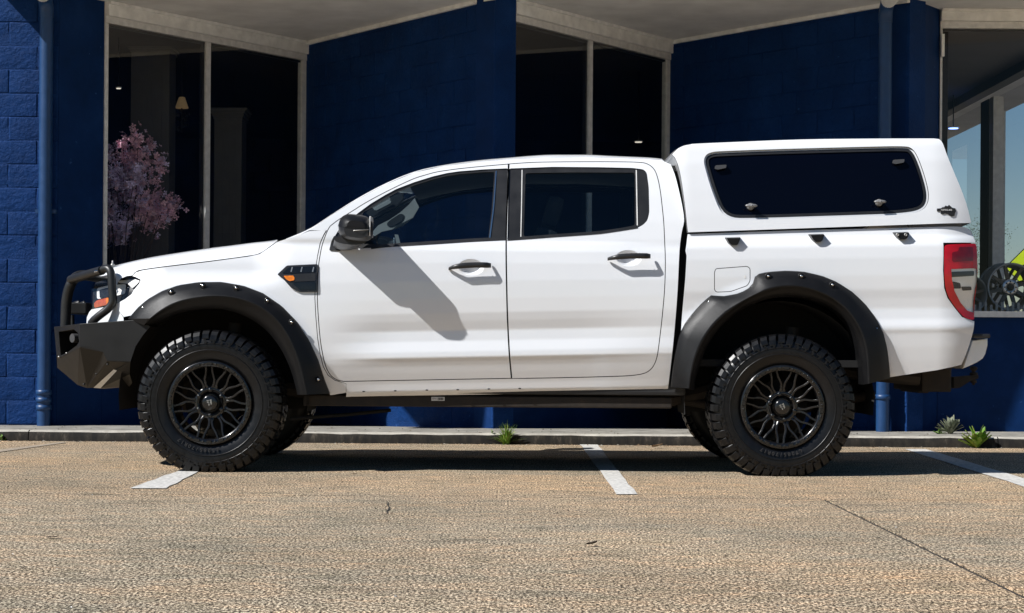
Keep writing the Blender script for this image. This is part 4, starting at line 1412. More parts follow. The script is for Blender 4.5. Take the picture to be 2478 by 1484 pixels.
# sill underside with its pinch seam, drain slots and the printed sticker
m = MB()
p0, p1 = at(735, 968, .2), at(1625, 962, .2)
m.bbox((p0.x, .17, p0.z - .034), (p1.x, .30, p0.z + .03), .008)
m.build('sill_beam', M['rust'], truck)
mirrored(bpy.data.objects['sill_beam'], truck)
for cx_ in C2([(520, 1416), (694, 1412), (868, 1408), (1038, 1406), (1210, 1402), (1380, 1399)]):
    p = on(cx_[0], cx_[1], S_body, -.002)
    MB().sphere(p, (.0085, .003, .0035), 0, 10, 6).build('drain_slot', M['gap'], cab[0])
st = at(1060, 965.5, .168)
sb = MB().box((st.x - .038, .166, st.z - .011), (st.x + .038, .1685, st.z + .011)).build('sticker', M['label_white'], truck)
x = -.002
k = MB()
for i in range(22):
    w = random.choice((.0007, .0012, .0018))
    if x + w > .034: break
    k.box((st.x + x, .1652, st.z - .007), (st.x + x + w, .1659, st.z + .007)); x += w + random.choice((.0006, .0011))
k.build('barcode', M['print_dark'], sb)
text_obj('EFH', .014, M['print_dark'], sb, Matrix.Translation((st.x - .021, .1655, st.z)) @ RX, ext=.0003)

# --- lamps
def lens_panel(name, pix, mat, S, off, parent=None, rim=.02, grid=.02):
    return panel(name, unproj(pix, S, off), [], S, mat, parent, off=off, rim=rim, gx=grid, gz=grid)
tail_out = rounded(tail_px, [6, 6, 30, 4, 30, 30, 30, 20, 4, 12, 12, 30, 30, 30, 30], 4)
tail_in = ZR([(280, 556), (455, 550), (460, 640), (448, 690), (437, 760), (434, 856), (392, 842), (345, 788), (302, 705), (286, 630)])
ti_xz = unproj(tail_in, S_bed)
tl = panel('tail_light', unproj(tail_out, S_bed), [ti_xz], S_bed, M['red'], None, off=-.004, rim=.03, gx=.02, gz=.02)
# darker brake lamp block behind the red, clear reversing lamp with chrome reflector behind
panel('brake_lamp', unproj(rounded(ZR([(286, 440), (330, 432), (334, 404), (430, 402), (432, 500), (286, 505)]), 4), S_bed), [], S_bed, M['reddark'], tl, off=-.0052, rim=0)
panel('reversing_reflector', ti_xz, [], S_bed, M['reflector'], tl, off=.005, rim=0, gx=.02, gz=.02)
for q in ([(282, 575), (440, 568), (440, 602), (284, 612)], [(290, 640), (345, 652), (350, 690), (296, 690)], [(350, 676), (420, 676), (424, 700), (360, 705)]):
    panel('lamp_bezel', unproj(rounded(ZR(q), 3), S_bed), [], S_bed, M['spoke_dark'], tl, off=.002, rim=.006)
panel('clear_lens', ti_xz, [], S_bed, M['lens'], tl, off=-.003, rim=0, gx=.02, gz=.02)
strip(ZR([(432, 505), (430, 545), (455, 552)]), .006, 'lens_edge', M['red'], tl, -.007, S_bed)

head_px = rounded(Z1([(398, 405), (418, 366), (520, 338), (640, 328), (800, 323), (846, 346), (830, 380), (785, 440), (760, 474), (690, 525), (620, 560), (540, 588), (420, 608), (394, 614), (388, 500)]), 3, 3)
hx = unproj(head_px, S_body)
hl = panel('headlight', hx, [], S_body, M['lampblack'], None, off=.045, rim=0, gx=.025, gz=.025)
panel('reflector', unproj(rounded(Z1([(430, 420), (530, 395), (620, 385), (700, 380), (690, 470), (560, 500), (430, 520)]), 5), S_body), [], S_body, M['reflector'], hl, off=.040, rim=0)
panel('lamp_bezel', unproj(rounded(Z1([(455, 435), (540, 415), (545, 500), (460, 512)]), 4), S_body), [], S_body, M['lampblack'], hl, off=.030, rim=.01)
panel('daytime_strip', unproj(rounded(Z1([(620, 352), (800, 338), (832, 350), (800, 385), (760, 420), (720, 380), (640, 372)]), 4), S_body), [], S_body, M['alu'], hl, off=.030, rim=0)
panel('indicator', unproj(rounded(Z1([(412, 560), (440, 532), (545, 505), (546, 535), (538, 572), (418, 602)]), 4), S_body), [], S_body, M['orange'], hl, off=.012, rim=.012)
panel('indicator_bulb', unproj(rounded(Z1([(522, 512), (548, 505), (546, 560), (526, 566)]), 3), S_body), [], S_body, M['amber'], hl, off=.009, rim=0)
panel('clear_lens', hx, [], S_body, M['lens'], hl, off=-.002, rim=.03, gx=.025, gz=.025)
# white wrap-round panel under the headlight
fa = unproj(Z1([(394, 616), (420, 610), (540, 590), (612, 566), (616, 590), (686, 690), (690, 760), (345, 770), (350, 690), (372, 640)]), S_body)
panel('front_bumper_corner', fa, [], S_body, M['white'], None, off=.006)
# grille face across the nose behind the hoop
m = MB()
m.quad_strip([[Vector((-2.36 - .10 * math.sin(math.pi * k / 10), .34 + (TW - .68) * k / 10, z)) for k in range(11)] for z in (.78, .9, 1.06)], 0, True)
for z in (.84, .92, 1.0):
    m.tube([Vector((-2.38 - .10 * math.sin(math.pi * k / 10), .36 + (TW - .72) * k / 10, z)) for k in range(11)], .018, 6)
m.build('grille', M['lampblack'], truck)

# --- side vent with its repeater
vent = C2([(45, 771), (98, 722), (266, 714), (266, 862), (262, 868), (168, 868), (122, 846), (76, 794)])
sv = panel('side_vent', unproj(rounded(vent, 3, 3), S_body), [], S_body, M['lampblack'], None, off=-.010, rim=.014)
for q in ([(72, 766), (108, 732), (256, 726), (256, 758), (150, 764)], [(128, 820), (160, 814), (256, 812), (256, 855), (170, 856)]):
    panel('vent_slot', unproj(rounded(C2(q), 3, 3), S_body), [], S_body, M['rim'], sv, off=-.0125, rim=0)
for x0 in (118, 172, 236):
    panel('vent_fin', unproj(C2([(x0, 756), (x0 + 7, 730), (x0 + 13, 730), (x0 + 7, 758)]), S_body), [], S_body, M['steel'], sv, off=-.0145, rim=.003)
panel('vent_bar', unproj(rounded(C2([(80, 772), (140, 768), (256, 766), (256, 806), (110, 812)]), 3, 3), S_body), [], S_body, M['trim'], sv, off=-.013, rim=.004)
panel('indicator', unproj(rounded(C2([(80, 779), (134, 777), (141, 790), (138, 804), (112, 808), (95, 798)]), 2, 3), S_body), [], S_body, M['amber'], sv, off=-.016, rim=.006)

# --- door handles
def handle(px, w, parent):
    a = [(x, y) for x, y in px]
    c = [on(x, y, S_body) for x, y in a]
    yb = float(S_body(c[0].x - .02, c[0].z))
    m = MB()
    P = resample(cr([(p.x, p.z) for p in c], 4), 12)
    path = []
    for i, (x, z) in enumerate(P):
        t = i / 11
        lift = .036 * math.sin(min(1, t / .22) * math.pi / 2) * math.sin(min(1, (1 - t) / .14) * math.pi / 2)
        path.append((x, .062 - lift - .002, z))
    rows = []
    for i, (x, y, z) in enumerate(path):
        r = w * (.55 + .45 * math.sin(math.pi * min(1, i / 4) / 2))
        if i == 11: r *= .8
        rows.append([Vector((x, y + .010 * math.cos(q), z + r * math.sin(q))) for q in [2 * math.pi * k / 10 for k in range(10)]])
    m.quad_strip(rows, 0, True, closed=True)
    m.add(rows[0], [tuple(range(10))]); m.add(rows[-1], [tuple(range(10))])
    o = m.build('door_handle', M['trim'], parent[0]); mirrored(o, parent[1])
    k = MB().tube([(path[8][0], .062 - .03, path[8][2] - w), (path[8][0] + .004, .062 - .034, path[8][2] + w)], .003, 6)
    q = k.build('handle_seam', M['gap'], parent[0]); mirrored(q, parent[1])
handle(C2([(988, 740), (1010, 733), (1050, 727), (1100, 724), (1160, 722), (1222, 722)]), .0165, fd)
handle(C3([(601, 687), (625, 682), (665, 677), (715, 674), (775, 672), (836, 672)]), .0165, rd)

# --- door mirror
def mirror_shell(parent):
    m = MB()
    ya, yb = -.190, .055
    n = 9
    rows = []
    # superelliptic slices from the tip inboard
    for k in range(n):
        t = k / (n - 1)
        y = ya + (yb - ya) * t
        g = (1 - (1 - min(1, t * 2.2)) ** 2.4) * (.62 + .38 * math.sqrt(max(0, min(1, t * 2.5)))) if t > 0 else .35
        g = [.66, .86, .95, .99, 1.0, .99, .95, .86, .72][k]
        c = at(861, 549 + (0 if k < 6 else (k - 5) * 2), y)
        a_, b2 = .098 * g, .073 * g
        row = []
        for q in range(28):
            th = 2 * math.pi * q / 28
            co, si = math.cos(th), math.sin(th)
            e = .62
            x = a_ * (abs(co) ** e) * (1 if co > 0 else -1); z = b2 * (abs(si) ** e) * (1 if si > 0 else -1)
            # front face raked, rear face upright
            if x < 0: x = x * (1 - .16 * max(0, z / .07))
            z = z - .10 * x - .012 * (1 - t)
            row.append(Vector((c.x + x, y, c.z + z)))
        rows.append(row)
    def cut(zrel, low):
        pass
    m.quad_strip(rows, 0, True, closed=True)
    m.add(rows[0], [tuple(range(28))], 0, True); m.add(rows[-1], [tuple(range(28))], 0, True)
    return m, rows
ms, mrows = mirror_shell(None)
mroot = [ms.build('wing_mirror', M['trim'], truck)]
for p in mroot[0].data.polygons: p.use_smooth = True
mroot.append(mirrored(mroot[0], truck))
# lighter upper cover, bright seam, lower arm to the sail
cov = MB()
crow = []
for r in mrows[0:8]:
    c = sum((p for p in r), Vector()) / len(r)
    rr = []
    for k in range(0, 15):
        p = r[k]
        q = c + (p - c) * 1.025
        q.z = max(q.z, c.z - .012)
        if q.x > c.x + .074: q.x = c.x + .074
        rr.append(q)
    crow.append(rr)
tip = [Vector((p.x, crow[0][0].y - .006, p.z)) + (sum(crow[0], Vector()) / 15 - p) * .25 for p in crow[0]]
cov.quad_strip([tip] + crow, 0, True)
cov.add(tip, [tuple(range(15))], 0, True)
o = cov.build('mirror_cover', M['flare'], mroot[0]); mirrored(o, mroot[1])
# seam
sm = MB()
ln = [ (sum((p for p in r), Vector()) / len(r)) for r in mrows[:8]]
sm.tube([at(818, 562, -.05), at(838, 559.5, -.165), at(866, 557.5, -.203), at(892, 556, -.19)], .0022, 8)
o = sm.build('mirror_seam', M['steel'], mroot[0]); mirrored(o, mroot[1])
gl = MB()
c = at(895, 552, 0)
gl.prism([Vector((c.x + .012, y, c.z + z)) for y, z in rounded([(-.18, -.055), (-.18, .055), (.04, .06), (.04, -.055)], .02, 4)], (.004, 0, 0))
o = gl.build('mirror_glass', M['reflector'], mroot[0]); mirrored(o, mroot[1])
arm = MB()
ar = []
for t in np.linspace(0, 1, 9):
    y = .095 - .20 * t
    px = 832 + 16 * t; py = 596 - 14 * t
    c = at(px, py, y); w = .062 + .028 * t; h = .024 + .010 * math.sin(t * 3.14)
    ar.append([Vector((c.x + w * math.cos(q), y, c.z + h * math.sin(q) - .05 * w * math.cos(q))) for q in [2 * math.pi * k / 16 for k in range(16)]])
arm.quad_strip(ar, 0, True, closed=True).add(ar[-1], [tuple(range(16))], 0, True)
o = arm.build('mirror_arm', M['trim'], mroot[0]); mirrored(o, mroot[1])
sail = panel('mirror_sail', unproj(rounded(ZM([(245, 1310), (290, 1120), (345, 1010), (400, 1000), (470, 1270), (480, 1325)]), 2, 3), S_body), [], S_body, M['trim'], mroot, off=-.008, rim=.012)

# --- canopy clamp brackets on the bed side
for i, q in enumerate(([(457, 767), (570, 764), (558, 806), (548, 821), (500, 822), (482, 808)], [(1048, 744), (1160, 741), (1150, 786), (1138, 798), (1096, 800), (1076, 786)], [(1645, 730), (1758, 727), (1750, 768), (1738, 781), (1692, 783), (1674, 770)])):
    pp = [on(x, y, S_bed, -.002) for x, y in rounded(C4(q), 2, 3)]
    ymin = min(p.y for p in pp)
    n_ = len(pp)
    c0 = sum(pp, Vector()) / n_
    fr = [Vector((c0.x + (p.x - c0.x) * .86, ymin - .026, c0.z + (p.z - c0.z) * .80 - .003)) for p in pp]
    m = MB().quad_strip([[p + Vector((0, .012, 0)) for p in pp], pp, fr], 0, False, closed=True).add(fr, [tuple(range(n_))])
    o = m.build('side_bracket', M['flare'], truck); mirrored(o, truck)
    if i == 2:
        for bx in (1682, 1740):
            c = at(*C4([(bx, 747)])[0], ymin - .027)
            b = MB().lathe([(.009, .002), (.009, -.004), (.005, -.005), (.004, -.002), (0, -.002)], (c.x, c.y, c.z), 12).build('bolt', M['steel'], o)

# --- front steel bumper
m = MB()
def v(px, py, y): return at(px, py, y)
q = lambda x, y: (x * .2635 + 117.3, y * .2635 + 586.6)
def Z(x, y, d): return at(*q(x, y), d)
def PL(x, y):                                     # flat side plate
    px = x * .2635 + 117.3
    return Z(x, y, .10 - .042 * (px - 192) / 144)
TA, TB, TC = Z(50, 776, .46), PL(285, 748), PL(832, 710)
MA, MB1, MB2, MC = Z(75, 1052, .46), PL(285, 962), PL(400, 962), PL(505, 1005)
MC2, MD = PL(540, 1092), PL(752, 1098)
R1, R2, R3, R4 = PL(935, 772), PL(868, 852), PL(800, 955), PL(768, 1050)
BA, BB, BC = Z(80, 1152, .52), Z(270, 1312, .40), Z(355, 1338, .34)
EE = Z(745, 1212, .14); E1 = Z(618, 1178, .15); E0 = Z(600, 1168, .16)
F0, F1 = Z(415, 1336, .36), Z(480, 1340, .34)
P1, P2, P3 = Z(770, 1292, .36), Z(742, 1326, .42), Z(510, 1345, .40)
# wing plate with the recess cut into it
r1, r2, r3, r4, r5, r6 = [Z(x, y, d) for x, y, d in ((92, 822, .40), (232, 800, .19), (268, 832, .13), (281, 912, .11), (252, 958, .15), (112, 1062, .40))]
m.add([TA, TB, MB1, MA, r1, r2, r3, r4, r5, r6], [(0, 1, 6, 5), (0, 5, 4), (0, 4, 9, 3), (3, 9, 8, 2), (8, 7, 2), (7, 6, 1, 2)], 0)
inn = [p + Vector((.10, .09, 0)) for p in (r1, r2, r3, r4, r5, r6)]
m.quad_strip([[r1, r2, r3, r4, r5, r6], inn], 0, False, closed=True)
m.add(inn, [tuple(range(6))], 0)
# side plate
m.add([TB, TC, R1, R2, R3, R4, MD, MC2, MC, MB2, MB1], [tuple(range(11))], 0)
m.add([MB2, MC, MC2, BC, BB, MB1], [(0, 1, 2, 3, 4, 5)], 0)
m.add([MB1, BB, BA, MA], [(0, 1, 2, 3)], 0)
m.add([MC2, MD, EE, E1, E0, F0, BC], [(0, 1, 2, 3, 4), (0, 4, 5, 6)], 0)
m.add([E1, EE, P1, P2, P3, F1], [(0, 1, 2, 3, 4, 5)], 0)
# centre section and top shelf
half = TW / 2
def cc(p): return Vector((p.x - .015, half, p.z))
m.add([TA, MA, cc(MA), cc(TA)], [(0, 1, 2, 3)], 0)
m.add([MA, BA, cc(BA), cc(MA)], [(0, 1, 2, 3)], 0)
m.add([BA, BB, BC, cc(BC), cc(BB), cc(BA)], [(0, 1, 4, 5), (1, 2, 3, 4)], 0)
m.add([BC, F0, F1, P3, P2, Vector((P2.x, half, P2.z)), cc(BC)], [(0, 1, 2, 3, 4, 5, 6)], 0)
sh = Vector((-2.20, .30, TC.z + .01))
m.add([TA, TB, TC, Vector((TC.x, half, TC.z)), cc(TA)], [(0, 1, 2, 3, 4)], 0)
m.add([TC, R1, Vector((R1.x, .3, R1.z)), Vector((TC.x, .3, TC.z))], [(0, 1, 2, 3)], 0)
vv = list(m.v); ff = list(m.f)
m.add([(x, TW - y, z) for x, y, z in [tuple(p) for p in vv]], [f[::-1] for f in ff], 0)
bumper = m.build('steel_bumper', M['steelbar'], truck, weld=True)
bev = bumper.modifiers.new('edge', 'BEVEL'); bev.width = .005; bev.segments = 2; bev.limit_method = 'ANGLE'; bev.angle_limit = math.radians(18)
# polished edge plate, lamp in the recess, small bolts
mm = MB().add([E0 + Vector((0, -.006, 0)), E1 + Vector((.008, -.006, 0)), F1 + Vector((0, -.006, 0)), F0 + Vector((0, -.006, 0))], [(0, 1, 2, 3)])
o = mm.build('skid_edge', M['alu'], bumper, recalc=False); mirrored(o, bumper)
fc = Z(238, 880, .20)
mm = MB().tube([fc + Vector((.03, .04, 0)), fc + Vector((-.012, -.004, 0))], .026, 14)
o = mm.build('fog_lamp', M['hinge'], bumper); mirrored(o, bumper)
for x, y in ((102, 1052), (172, 1020), (330, 1305), (445, 1210), (548, 1122)):
    p = Z(x, y, .40 if x < 200 else (.34 if x < 340 else (.22 if x < 500 else .11))) + Vector((-.002, -.006, 0))
    o = MB().sphere(p, .007, 0, 8, 6).build('bolt', M['steel'] if x < 200 else M['bar'], bumper); mirrored(o, bumper)

# --- hoop bar
def fillet(pts, n=6, r=.09):
    P = [Vector(p) for p in pts]; out = [P[0]]
    for i in range(1, len(P) - 1):
        a = (P[i-1] - P[i]); b = (P[i+1] - P[i])
        ra = min(r, a.length * .48); rb = min(r, b.length * .48)
        q0 = P[i] + a.normalized() * ra; q1 = P[i] + b.normalized() * rb
        for k in range(n + 1):
            t = k / n; out.append(q0 * (1-t)**2 + P[i] * 2*t*(1-t) + q1 * t*t)
    out.append(P[-1])
    return out
m = MB()
up0, up1 = Z(155, 780, .52), Z(172, 300, .52)
m.tube(fillet([up0, Z(165, 480, .52), Z(235, 318, .50), Z(330, 300, .62), Vector((Z(330, 300, .62).x, TW - .62, Z(330, 300, .62).z)), Vector((Z(235, 318, .5).x, TW - .50, Z(235, 318, .5).z)), Vector((Z(165, 480, .52).x, TW - .52, Z(165, 480, .52).z)), Vector((up0.x, TW - .52, up0.z))], r=.10), .031, 16)
hb = m.build('hoop_bar', M['bar'], truck)
m = MB().tube([Z(205, 345, .50), Z(340, 302, .34), Z(492, 258, .20)], .0265, 14)
o = m.build('top_rail', M['bar'], hb); mirrored(o, hb)
m = MB().tube(fillet([Z(470, 262, .22), Z(575, 225, .17), Z(585, 440, .155), Z(600, 575, .15), Z(430, 700, .17), Z(395, 745, .20)], r=.085), .0235, 16)
o = m.build('side_hoop', M['bar'], hb); mirrored(o, hb)
p = Z(440, 272, .20)
o = MB().tube([p + Vector((-.006, -.03, 0)), p + Vector((.012, -.026, .004))], .006, 8).build('clamp_bolt', M['chrome'], hb); mirrored(o, hb)
# aerial mount on the rail, winch and spotlight gear between the uprights
m = MB()
a = Z(590, 245, .30)
m.tube([a, a + Vector((0, 0, .03))], .010, 10).lathe([(.0, .05), (.006, .048), (.007, .03), (.013, .028), (.013, .022), (.006, .02)], a, 10, axis='Z')
m.build('aerial_mount', M['steel'], hb)
m = MB()
a = Z(290, 610, .75)
m.bbox((a.x - .03, .62, a.z - .035), (a.x + .07, 1.25, a.z + .035), .008)
for y in (.66, .80): m.tube([(a.x - .035, y, a.z + .01), (a.x + .02, y, a.z + .03)], .022, 10)
m.tube([(a.x - .02, .64, a.z - .04), (a.x - .015, .64, a.z - .16)], .012, 8)
m.build('light_bar', M['bar'], hb)

# --- rear bumper end, step, tow gear
def Y(x, y, d): return at(*[(x / 1.8556 + 3380) / 1.5343, (y / 1.8556 + 700) / 1.5343], d)
m = MB()
near = [Y(432, 1046, .14), Y(552, 1032, .30), Y(548, 1080, .30), Y(528, 1150, .30), Y(500, 1185, .30), Y(362, 1243, .14), Y(400, 1140, .13)]
outl = [(432, 1046), (500, 1038), (552, 1032), (551, 1080), (535, 1140), (515, 1172), (470, 1200), (362, 1243), (398, 1145)]
rows = []
for d, f in ((.20, 1.0), (.155, 1.0), (.14, .985), (.135, .93)):
    pl = [Y(x, y, .16) for x, y in outl]
    c = sum(pl, Vector()) / len(pl)
    rows.append([Vector((c.x + (p.x - c.x) * f, d + max(0, p.x - 2.52) * .35, c.z + (p.z - c.z) * f)) for p in pl])
m.quad_strip([[Vector((p.x, half, p.z)) for p in rows[0]]] + rows, 0, True, closed=True).add(rows[-1], [tuple(range(len(outl)))], 0, True)
o = m.build('rear_bumper', M['white'], truck); mirrored(o, truck)
m = MB(); a, b = Y(432, 1036, .16), Y(550, 1010, .16)
m.bbox((a.x, .15, b.z - .018), (b.x, TW - .15, b.z + .006), .008)
m.build('bumper_step', M['trim'], truck)
m = MB()
a, b = Y(300, 1250, .5), Y(300, 1405, .5)
m.bbox((a.x - .18, .55, b.z), (a.x, TW - .55, a.z + .03), .012)
m.bbox((Y(50, 1375, .7).x, .7, Y(50, 1410, .7).z), (a.x - .1, TW - .7, Y(50, 1340, .7).z), .01)
tb = Y(300, 1320, .9)
m.add([Y(300, 1300, .9), Y(410, 1290, .9), Y(470, 1285, .9), Y(470, 1308, .9), Y(410, 1330, .9), Y(340, 1375, .9), Y(300, 1378, .9)], [(0, 1, 2, 3, 4, 5, 6)])
m.prism([Y(300, 1300, .87), Y(410, 1290, .87), Y(470, 1285, .87), Y(470, 1308, .87), Y(410, 1330, .87), Y(340, 1375, .87), Y(300, 1378, .87)], (0, .07, 0))
m.build('tow_bar', M['rust'], truck)
m = MB(); c = Y(436, 1290, .91)
zz = lambda yy: Y(436, yy, .91).z
m.lathe([(.0, zz(1222)), (.018, zz(1228)), (.025, zz(1240)), (.018, zz(1252)), (.011, zz(1258)), (.011, zz(1266)), (.024, zz(1270)), (.024, zz(1285)), (.012, zz(1290)), (.012, zz(1318)), (.019, zz(1320)), (.019, zz(1340)), (.009, zz(1342)), (.009, zz(1354)), (0, zz(1355))], (c.x, c.y, 0), 16, axis='Z')
m.build('tow_ball', M['rust'], truck)

# --- cabin
m = MB()
m.bbox((-1.15, .17, .9), (-.72, TW - .17, 1.28), .04)
m.bbox((-1.2, .14, .45), (1.0, TW - .14, .56), .02)
m.build('dashboard', M['cabin'], truck)
m = MB()
m.bbox((-1.05, .22, 1.26), (-.80, .62, 1.34), .03)
m.build('instrument_hood', M['cabin'], truck)
def seat(x, y, w, label=None):
    k = MB()
    k.bbox((x, y - w/2, .70), (x + .50, y + w/2, .86), .05)
    R = Matrix.Translation((x + .46, 0, .84)) @ Matrix.Rotation(.28, 4, 'Y')
    k.bbox((-.07, y - w/2, 0), (.07, y + w/2, .60), .05, M=R)
    k.bbox((-.05, y - .13, .62), (.05, y + .13, .80), .035, M=R)
    return k.build('seat', M['cabin'], truck)
seat(-.42, .50, .50); seat(-.42, TW - .50, .50); seat(.36, .52, .5); seat(.36, TW - .52, .5); seat(.36, TW/2, .4)
# steering wheel (right-hand drive: far side)
sw = MB()
c = Vector((-.58, TW - .50, 1.20)); tilt = Matrix.Translation(c) @ Matrix.Rotation(-1.15, 4, 'Y')
ring = [tilt @ Vector((.185 * math.cos(a), .185 * math.sin(a), 0)) for a in [2*math.pi*k/28 for k in range(29)]]
sw.tube(ring, .015, 8, cap=False)
for a in (0, 2.2, -2.2): sw.tube([tilt @ Vector((0, 0, -.02)), tilt @ Vector((.18 * math.cos(a), .18 * math.sin(a), 0))], .014, 6)
sw.sphere(c, .055)
sw.build('steering_wheel', M['cabin'], truck)
# head lining, far pillar trim with grab handle, sun visor
xs = np.linspace(-.62, 1.0, 12)
def roofz(x): 
    return float(np.interp(x, [-.7, -.4, 0, .4, .8, 1.0], [1.70, 1.775, 1.825, 1.83, 1.815, 1.79])) - .02
m = MB().quad_strip([[Vector((x, y, roofz(x) - .02)) for y in (.30, .6, .95, 1.3, TW - .30)] for x in xs], 0, True)
m.build('head_lining', M['cabinlight'], truck)
pl = C2([(560, 545), (600, 500), (660, 470), (720, 430), (770, 385), (800, 350), (825, 400), (790, 460), (740, 500), (690, 520), (620, 535), (580, 560)])
yf = TW - .30
pil = [at(x, y, yf) for x, y in pl]
m = MB().prism(pil, (0, .03, 0)); ptr = m.build('pillar_trim', M['cabinlight'], truck)
gh = rounded([tuple((p.x, p.z)) for p in [at(x, y, yf) for x, y in C2([(648, 488), (668, 470), (720, 436), (742, 440), (740, 462), (716, 490), (670, 508), (650, 504)])]], .01, 3)
MB().prism([Vector((x, yf - .004, z)) for x, z in gh], (0, .003, 0)).build('grab_handle', M['cabin'], ptr)
sv_ = [at(x, y, yf - .25) for x, y in C2([(575, 415), (580, 405), (660, 362), (672, 366), (668, 378), (590, 418)])]
MB().prism(sv_, (0, .06, 0)).build('visor_mirror', M['cabinlight'], truck)
vs = [at(x, y, yf - .18) for x, y in C2([(530, 430), (600, 380), (700, 330), (735, 322), (735, 355), (700, 392), (640, 410), (560, 455)])]
MB().prism(vs, (0, .12, 0)).build('sun_visor', M['cabin'], truck)
cat_ = [at(x, y, .78) for x, y in C2([(690, 550), (710, 552), (722, 600), (700, 600)])]
MB().prism(cat_, (0, .02, 0)).build('gear_stalk', M['cabinlight'], truck)
# dark lining on the inside of the far doors is the inner shell; a rear window in the cab back
MB().box((1.0, .2, .5), (1.012, TW - .2, 1.30)).build('cab_bulkhead', M['cabin'], truck)

# ------------------------------------------------------------------ things in the shop windows
def alloy_wheel(px, py, rpx, y, label, turn=0.0, spokes=8):
    c = at(px, py, y); R = rpx / F_PX * (y + CAM_D)
    root = empty('alloy_wheel', (c.x, c.y, c.z - R), label, 'wheel', 'alloy wheels displayed in the showroom window')
    Mz = Matrix.Translation(c) @ Matrix.Rotation(turn, 4, 'Z')
    def put(m, name, mat, par):
        m.v = [Mz @ Vector(p) for p in m.v]
        return m.build(name, mat, par)
    m = MB().lathe([(R * .95, .0), (R, -.008), (R * .985, -.016), (R * .93, -.012), (R * .90, .0), (R * .88, .03), (R * .86, .19), (R * .97, .20), (R, .215), (R * .99, .22), (R * .95, .20), (R * .93, .02)], (0, 0, 0), 56)
    rim = put(m, 'rim', M['greyalloy'], root)
    m = MB()
    for k in range(spokes):
        a = 2 * math.pi * k / spokes + .25
        for s in (0,):
            p = Vector((math.cos(a + s * .20) * R * .89, .012, math.sin(a + s * .20) * R * .89)); q = Vector((math.cos(a + s * .25) * R * .28, .035, math.sin(a + s * .25) * R * .28))
            d = (q - p).normalized(); nn = Vector((-d.z, 0, d.x)) * R * .062
            m.add([p - nn, p + nn, q + nn * 1.3, q - nn * 1.3] + [v + Vector((0, .03, 0)) for v in (p - nn, p + nn, q + nn * 1.3, q - nn * 1.3)], [(0,1,2,3), (0,4,5,1), (3,2,6,7), (1,5,6,2), (0,3,7,4)])
    put(m, 'spoke', M['spoke_dark'], root)
    m = MB().lathe([(R * .34, .06), (R * .34, .028), (R * .32, .022), (R * .12, .022), (R * .11, .03), (0, .03)], (0, 0, 0), 32)
    hub = put(m, 'hub', M['silver'], root)
    m = MB()
    for k in range(8):
        a = 2 * math.pi * k / 8
        m.lathe([(R * .036, .023), (R * .036, .0205), (0, .0205)], (R * .225 * math.cos(a), 0, R * .225 * math.sin(a)), 10)
    m.lathe([(R * .13, .023), (R * .13, .010), (R * .09, .004), (0, .004)], (0, 0, 0), 18)
    put(m, 'bolt_hole', M['print_dark'], hub)
YF = R_RET.y + .30
alloy_wheel(2447, 695, 59, YF + .05, 'gunmetal alloy wheel with a silver hub standing upright in the showroom window')
alloy_wheel(2350, 712, 44, YF + .04, 'dark alloy wheel mostly hidden by the tail light, leftmost in the showroom window', .3)
alloy_wheel(2425, 694, 57, YF + .42, 'alloy wheel standing behind the one with the silver hub', -.35)
# low slatted rack
p = at(2380, 754, YF - .12); q = at(2500, 735, YF - .12)
rk = empty('display_rack', (p.x, p.y, p.z), 'low rack of dark upright slats along the showroom window sill', 'rack')
MB().box((p.x - .25, p.y - .01, p.z - .01), (4.6, p.y + .35, p.z + .0)).build('base', M['alu_dark'], rk)
sm_ = None
for k in range(24):
    x = p.x - .22 + k * .045
    h = .075 - .02 * ((k * 7) % 3 == 0)
    if sm_ is None:
        sm_ = MB().box((0, 0, 0), (.020, .012, .075)).build('slat', M['greyalloy'], rk); o = sm_
        o.matrix_parent_inverse = Matrix.Identity(4)
    else: o = dup(sm_, rk)
    o.location = (x - p.x, -.015, 0.001); o.scale = (1, 1, h / .075)
# diamond warning sign
c = at(2493, 648, 19.8); h = 62 / F_PX * (c.y + CAM_D)
sg = empty('warning_sign', (c.x, c.y, 0), 'yellow-green diamond warning sign seen through the showroom window above the alloy wheels', 'sign')
def diamond(r, y0): return [Vector((c.x + r * math.cos(a + k * math.pi / 2), y0, c.z + r * math.sin(a + k * math.pi / 2))) for k in range(4) for a in (0,)]
MB().prism(diamond(h, c.y), (0, .006, 0)).build('border', M['print_dark'], sg)
MB().prism(diamond(h * .95, c.y - .003), (0, .002, 0)).build('face', M['sign'], sg)
def fig(pts): return MB().prism([Vector((c.x + x * h, c.y - .0055, c.z + z * h)) for x, z in pts], (0, .002, 0))
fg = fig([(-.34, -.05), (-.30, .10), (-.16, .16), (-.04, .30), (.10, .30), (.18, .1), (.32, 0), (.28, -.08), (.10, .02), (.06, -.2), (.2, -.5), (.08, -.54), (-.06, -.26), (-.2, -.5), (-.32, -.46), (-.14, -.18), (-.12, .02), (-.24, -.06)])
fo_ = fg.build('figure', M['print_dark'], sg)
MB().lathe([(.10 * h, 0), (.10 * h, -.002), (0, -.002)], (c.x + .02 * h, c.y - .004, c.z + .42 * h), 18).build('figure_head', M['print_dark'], fo_)
MB().tube([(c.x, c.y + .04, 0), (c.x, c.y + .04, c.z + h * .3)], .03, 8).build('post', M['alu'], sg)

